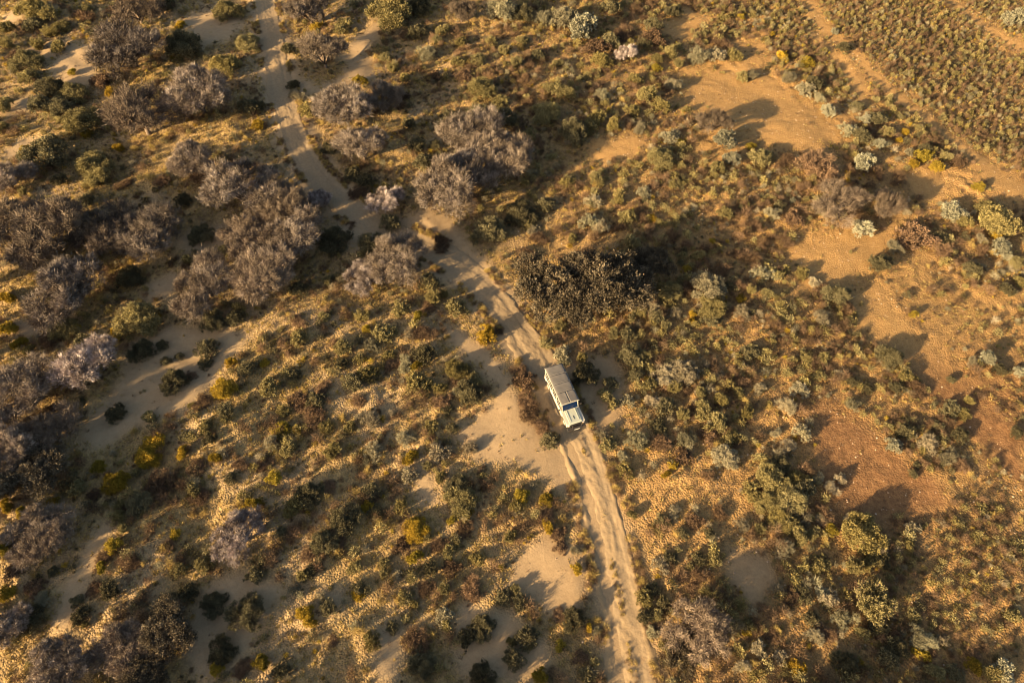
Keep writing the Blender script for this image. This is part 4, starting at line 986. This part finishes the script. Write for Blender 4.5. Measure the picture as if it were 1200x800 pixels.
def proto_tuft(seed, n=9):
    r = np.random.default_rng(seed)
    a = r.random(n) * 6.28; d = 0.45 * np.sqrt(r.random(n))
    P = np.stack([np.cos(a) * d, np.sin(a) * d, np.zeros(n)], 1)
    D = unit(np.stack([np.cos(a) * 0.8, np.sin(a) * 0.8, 0.6 + 0.9 * r.random(n)], 1) + 0.3 * r.normal(size=(n, 3)))
    V, F = blades(P, D, 0.7 + 0.6 * r.random(n), np.full(n, 0.26), r)
    return V, F, np.repeat(np.clip(0.5 + 0.3 * r.normal(size=n), 0, 1), 3)

def proto_pebble(seed):
    r = np.random.default_rng(seed)
    V = np.array([[1, 0, 0], [0, 1, 0], [-1, 0, 0], [0, -1, 0], [0, 0, 1], [0, 0, -0.4]], float) * (0.7 + 0.5 * r.random((6, 1)))
    F = np.array([[0, 1, 4], [1, 2, 4], [2, 3, 4], [3, 0, 4], [1, 0, 5], [2, 1, 5], [3, 2, 5], [0, 3, 5]])
    return V, F, np.full(6, r.random())

TUFTS = [proto_tuft(50 + i) for i in range(8)]
PEB = [proto_pebble(120 + i) for i in range(6)]

# dry grass: patchy, thick on the sunny banks, absent from bare sand
x, y = sample(170000)
bf = field(np.maximum(sandf, panf), x, y)
patch = vnoise(x / 3.1, y / 3.1) + 0.5 * vnoise(x / 1.1, y / 1.1)
crown = (dist_line(x, y, TRACK) < 0.4) & (vnoise(x / 2.3 + 3, y / 2.3) > -0.05) & (y < 29)
ok = (free(x, y, 1.75) | crown) & (rng.random(len(x)) < np.clip(0.62 + 1.5 * patch, 0.06, 1) * np.where(crown, 0.9, 1 - 0.68 * sstep(-2, 20, x)) * np.where(crown, 1, 1 - 0.97 * np.clip(bf, 0, 1)))
x, y = x[ok], y[ok]
k = rng.uniform(0.10, 0.28, len(x))
scatter("dry_grass", TUFTS, x, y, k, k * rng.uniform(0.6, 1.1, len(x)), M_STRAW, tintj=0.2)

# low scrub by colour; denser on the right and in the far field
def instances(name, metas, mat, x, y, k, kz):
    """one object of kind stuff: points that carry copies of a few small plant shapes"""
    col = bpy.data.collections.new(name + "_shapes")
    for q, me in enumerate(metas):
        if not me.materials: me.materials.append(mat)
        col.objects.link(bpy.data.objects.new(f"{name}_shape", me))
    z = ground_z(x, y) - 0.02
    n = len(x)
    me = bpy.data.meshes.new(name)
    me.vertices.add(n)
    me.vertices.foreach_set("co", np.stack([x, y, z], 1).astype(np.float32).ravel())
    for nm, typ, key, val in (("siz", 'FLOAT_VECTOR', "vector", np.stack([k, k, kz], 1)), ("turn", 'FLOAT_VECTOR', "vector", np.stack([0 * x, 0 * x, rng.random(n) * 6.28], 1)),):
        a = me.attributes.new(nm, typ, 'POINT'); a.data.foreach_set(key, val.astype(np.float32).ravel())
    a = me.attributes.new("pick", 'INT', 'POINT'); a.data.foreach_set("value", rng.integers(0, len(metas), n).astype(np.int32))
    o = obj(name, me, None, kind="stuff")
    ng = bpy.data.node_groups.new(name, 'GeometryNodeTree')
    ng.interface.new_socket("Geometry", in_out='INPUT', socket_type='NodeSocketGeometry'); ng.interface.new_socket("Geometry", in_out='OUTPUT', socket_type='NodeSocketGeometry')
    N_ = ng.nodes.new; L_ = ng.links.new
    gi = N_("NodeGroupInput"); go = N_("NodeGroupOutput"); ip = N_("GeometryNodeInstanceOnPoints"); ci = N_("GeometryNodeCollectionInfo")
    ci.inputs[0].default_value = col; ci.inputs["Separate Children"].default_value = True; ci.inputs["Reset Children"].default_value = True
    def na(nm, t):
        q = N_("GeometryNodeInputNamedAttribute"); q.data_type = t; q.inputs[0].default_value = nm; return q.outputs[0]
    L_(gi.outputs[0], ip.inputs["Points"]); L_(ci.outputs[0], ip.inputs["Instance"]); ip.inputs["Pick Instance"].default_value = True
    L_(na("pick", 'INT'), ip.inputs["Instance Index"]); L_(na("turn", 'FLOAT_VECTOR'), ip.inputs["Rotation"]); L_(na("siz", 'FLOAT_VECTOR'), ip.inputs["Scale"])
    L_(ip.outputs[0], go.inputs[0])
    m = o.modifiers.new("scatter", 'NODES'); m.node_group = ng
    return o

def scrub_meshes(name, seed, n, twig, nv=6):
    out = []
    for q in range(nv):
        r = np.random.default_rng(seed + q)
        P = []; D = []; T_ = []
        for h in range(6):                       # several small heads make one plant
            a = r.random() * 6.28; d = 0.5 * math.sqrt(r.random()); hr = 0.34 + 0.25 * r.random()
            c = np.array([math.cos(a) * d, math.sin(a) * d, 0.15 + 0.45 * r.random()]); ht = r.random()
            dv = unit(r.normal(size=(n, 3)) + np.array([0, 0, 0.25]))
            P.append(c + dv * hr * (0.5 + 0.5 * r.random((n, 1)))); D.append(unit(dv + 0.6 * r.normal(size=(n, 3)) + np.array([0, 0, 0.3])))
            T_.append(np.clip(0.2 + 0.6 * ht + 0.2 * r.normal(size=n), 0, 1))
        P = np.vstack(P); P[:, 2] = np.maximum(P[:, 2], 0.0); D = np.vstack(D); T_ = np.concatenate(T_); m_ = len(P)
        if twig: V, F = blades(P, D, 0.32 + 0.25 * r.random(m_), np.full(m_, 0.045), r)
        else: V, F = leaves(P, D, 0.17 + 0.13 * r.random(m_), 0.075 + 0.045 * r.random(m_), r)
        out.append(mesh_np(name + "_shape", V, [F], tint=np.repeat(T_, F.shape[1])))
    return out

def scrub(name, twig, n, mat, lo, hi, dens, seed):
    x, y = sample(n)
    bf = field(np.maximum(sandf, panf), x, y)
    u, v = project(x, y)
    df = field(densef, x, y)
    p = np.clip(dens(u, v, x, y) + (0.9 if mat in (M_OLIVE, M_DRY) else 0.4) * df * clumpy(x, y, 2.4, 77), 0, 1) * (1 - np.clip(bf, 0, 1) * 0.93) * (1 - 0.84 * field(thinf, x, y))
    ok = free(x, y, 2.1) & (rng.random(len(x)) < p)
    x, y = x[ok], y[ok]
    k = (lo + (hi - lo) * rng.random(len(x)) ** 3.4) * (1 - 0.42 * far(u[ok], v[ok])) * (1 - 0.6 * np.clip(bf[ok], 0, 1)) * (1 - 0.3 * df[ok])
    return instances(name, scrub_meshes(name, seed, 50 if twig else 46, twig), mat, x, y, k, k * rng.uniform(0.85, 1.4, len(x)) * (1 + 0.4 * far(u[ok], v[ok])))
def clumpy(x, y, s, o=0.0): return np.clip(0.5 + 3.4 * vnoise(x / s + o, y / s + o), 0.03, 1)
far = lambda u, v: sstep(0, 90, (u - 800) * 0.62 - (v - 20)) * sstep(780, 900, u)
right = lambda u, v: sstep(420, 900, u)
scrub("olive_scrub", False, 66000, M_OLIVE, 0.13, 0.85, lambda u, v, x, y: np.clip((0.13 + 0.42 * right(u, v)) * clumpy(x, y, 4.0) + 0.85 * far(u, v) * (0.35 + 0.75 * clumpy(x, y, 5.5, 13)), 0, 1), 700)
scrub("brown_scrub", True, 64000, M_DRY, 0.16, 0.8, lambda u, v, x, y: np.clip((0.32 + 0.36 * right(u, v)) * clumpy(x, y, 3.5, 31) + 0.85 * far(u, v) * (0.35 + 0.75 * clumpy(x, y, 5.5, 29)), 0, 1), 720)
scrub("pale_scrub", True, 46000, M_PALE, 0.15, 0.65, lambda u, v, x, y: np.clip((0.14 + 0.30 * right(u, v)) * clumpy(x, y, 3.0, 57) + 0.3 * far(u, v), 0, 1), 740)
scrub("yellow_scrub", False, 10000, M_YELLOW, 0.18, 0.45, lambda u, v, x, y: np.clip(0.3 * clumpy(x, y, 3.0, 83) + 0.35 * far(u, v), 0, 1), 760)
scrub("straw_scrub", True, 26000, M_STRAW, 0.18, 0.55, lambda u, v, x, y: np.clip((0.42 - 0.2 * right(u, v)) * clumpy(x, y, 2.6, 47) + 0.1 * far(u, v), 0, 1), 800)
scrub("dark_scrub", False, 26000, M_DARK, 0.2, 0.7, lambda u, v, x, y: np.clip(0.40 * clumpy(x, y, 3.4, 11) + 0.55 * far(u, v), 0, 1), 780)

# dead stems and litter between the plants
x, y = sample(80000)
bf = field(np.maximum(sandf, panf), x, y)
ok = free(x, y, 1.7) & (rng.random(len(x)) < clumpy(x, y, 1.9, 71) * (1 - 0.9 * np.clip(bf, 0, 1)))
x, y = x[ok], y[ok]
k = rng.uniform(0.08, 0.24, len(x))
scatter("dead_stems", TUFTS, x, y, k, k * rng.uniform(0.5, 1.0, len(x)), M_DRY, tintj=0.25)
# scrub on the broken edges and the crown of the track
q = rng.integers(0, len(TRACK), 5200)
off = np.where(rng.random(5200) < 0.3, rng.normal(0, 0.16, 5200), rng.choice([-1, 1], 5200) * rng.uniform(1.45, 2.3, 5200))
x = TRACK[q, 0] + N[q, 0] * off; y = TRACK[q, 1] + N[q, 1] * off
on_crown = np.abs(off) < 0.8
ok = free(x, y, -9) & (vnoise(x / 1.7 + 9, y / 1.7) > np.where(on_crown, 0.06, -0.02)) & (~on_crown | (y < 29.5))
x, y, off = x[ok], y[ok], off[ok]
k = np.where(np.abs(off) < 0.8, rng.uniform(0.10, 0.24, len(x)), rng.uniform(0.14, 0.42, len(x)))
h_ = len(x) // 2
instances("verge_scrub", scrub_meshes("verge_scrub", 840, 40, True, 5), M_DRY, x[:h_], y[:h_], k[:h_], k[:h_] * 0.9)
instances("verge_grass", scrub_meshes("verge_grass", 860, 40, True, 5), M_STRAW, x[h_:], y[h_:], k[h_:], k[h_:] * 0.9)

# dead twigs and droppings lying on the open sand
x, y = sample(30000)
bf = field(np.maximum(sandf, panf), x, y)
ok = free(x, y, 0.1) & (rng.random(len(x)) < 0.5 * bf * clumpy(x, y, 2.2, 5))
x, y = x[ok], y[ok]
k = 0.05 + 0.17 * rng.random(len(x)) ** 2.5
instances("twig_litter", scrub_meshes("twig_litter", 820, 9, True, 4), M_DRY, x, y, k, k * 0.6)

# pebbles and clods
x, y = sample(26000)
pf = field(panf, x, y); sf = field(sandf, x, y)
u, v = project(x, y)
ok = free(x, y, 0.3) & (rng.random(len(x)) < np.clip(0.12 + 0.5 * pf + 0.25 * right(u, v), 0, 1) * (1 - 0.7 * sf))
x, y = x[ok], y[ok]
k = 0.03 + 0.09 * rng.random(len(x)) ** 3
scatter("pebbles", PEB, x, y, k, k * 0.8, M_PEBBLE, zoff=0.0)
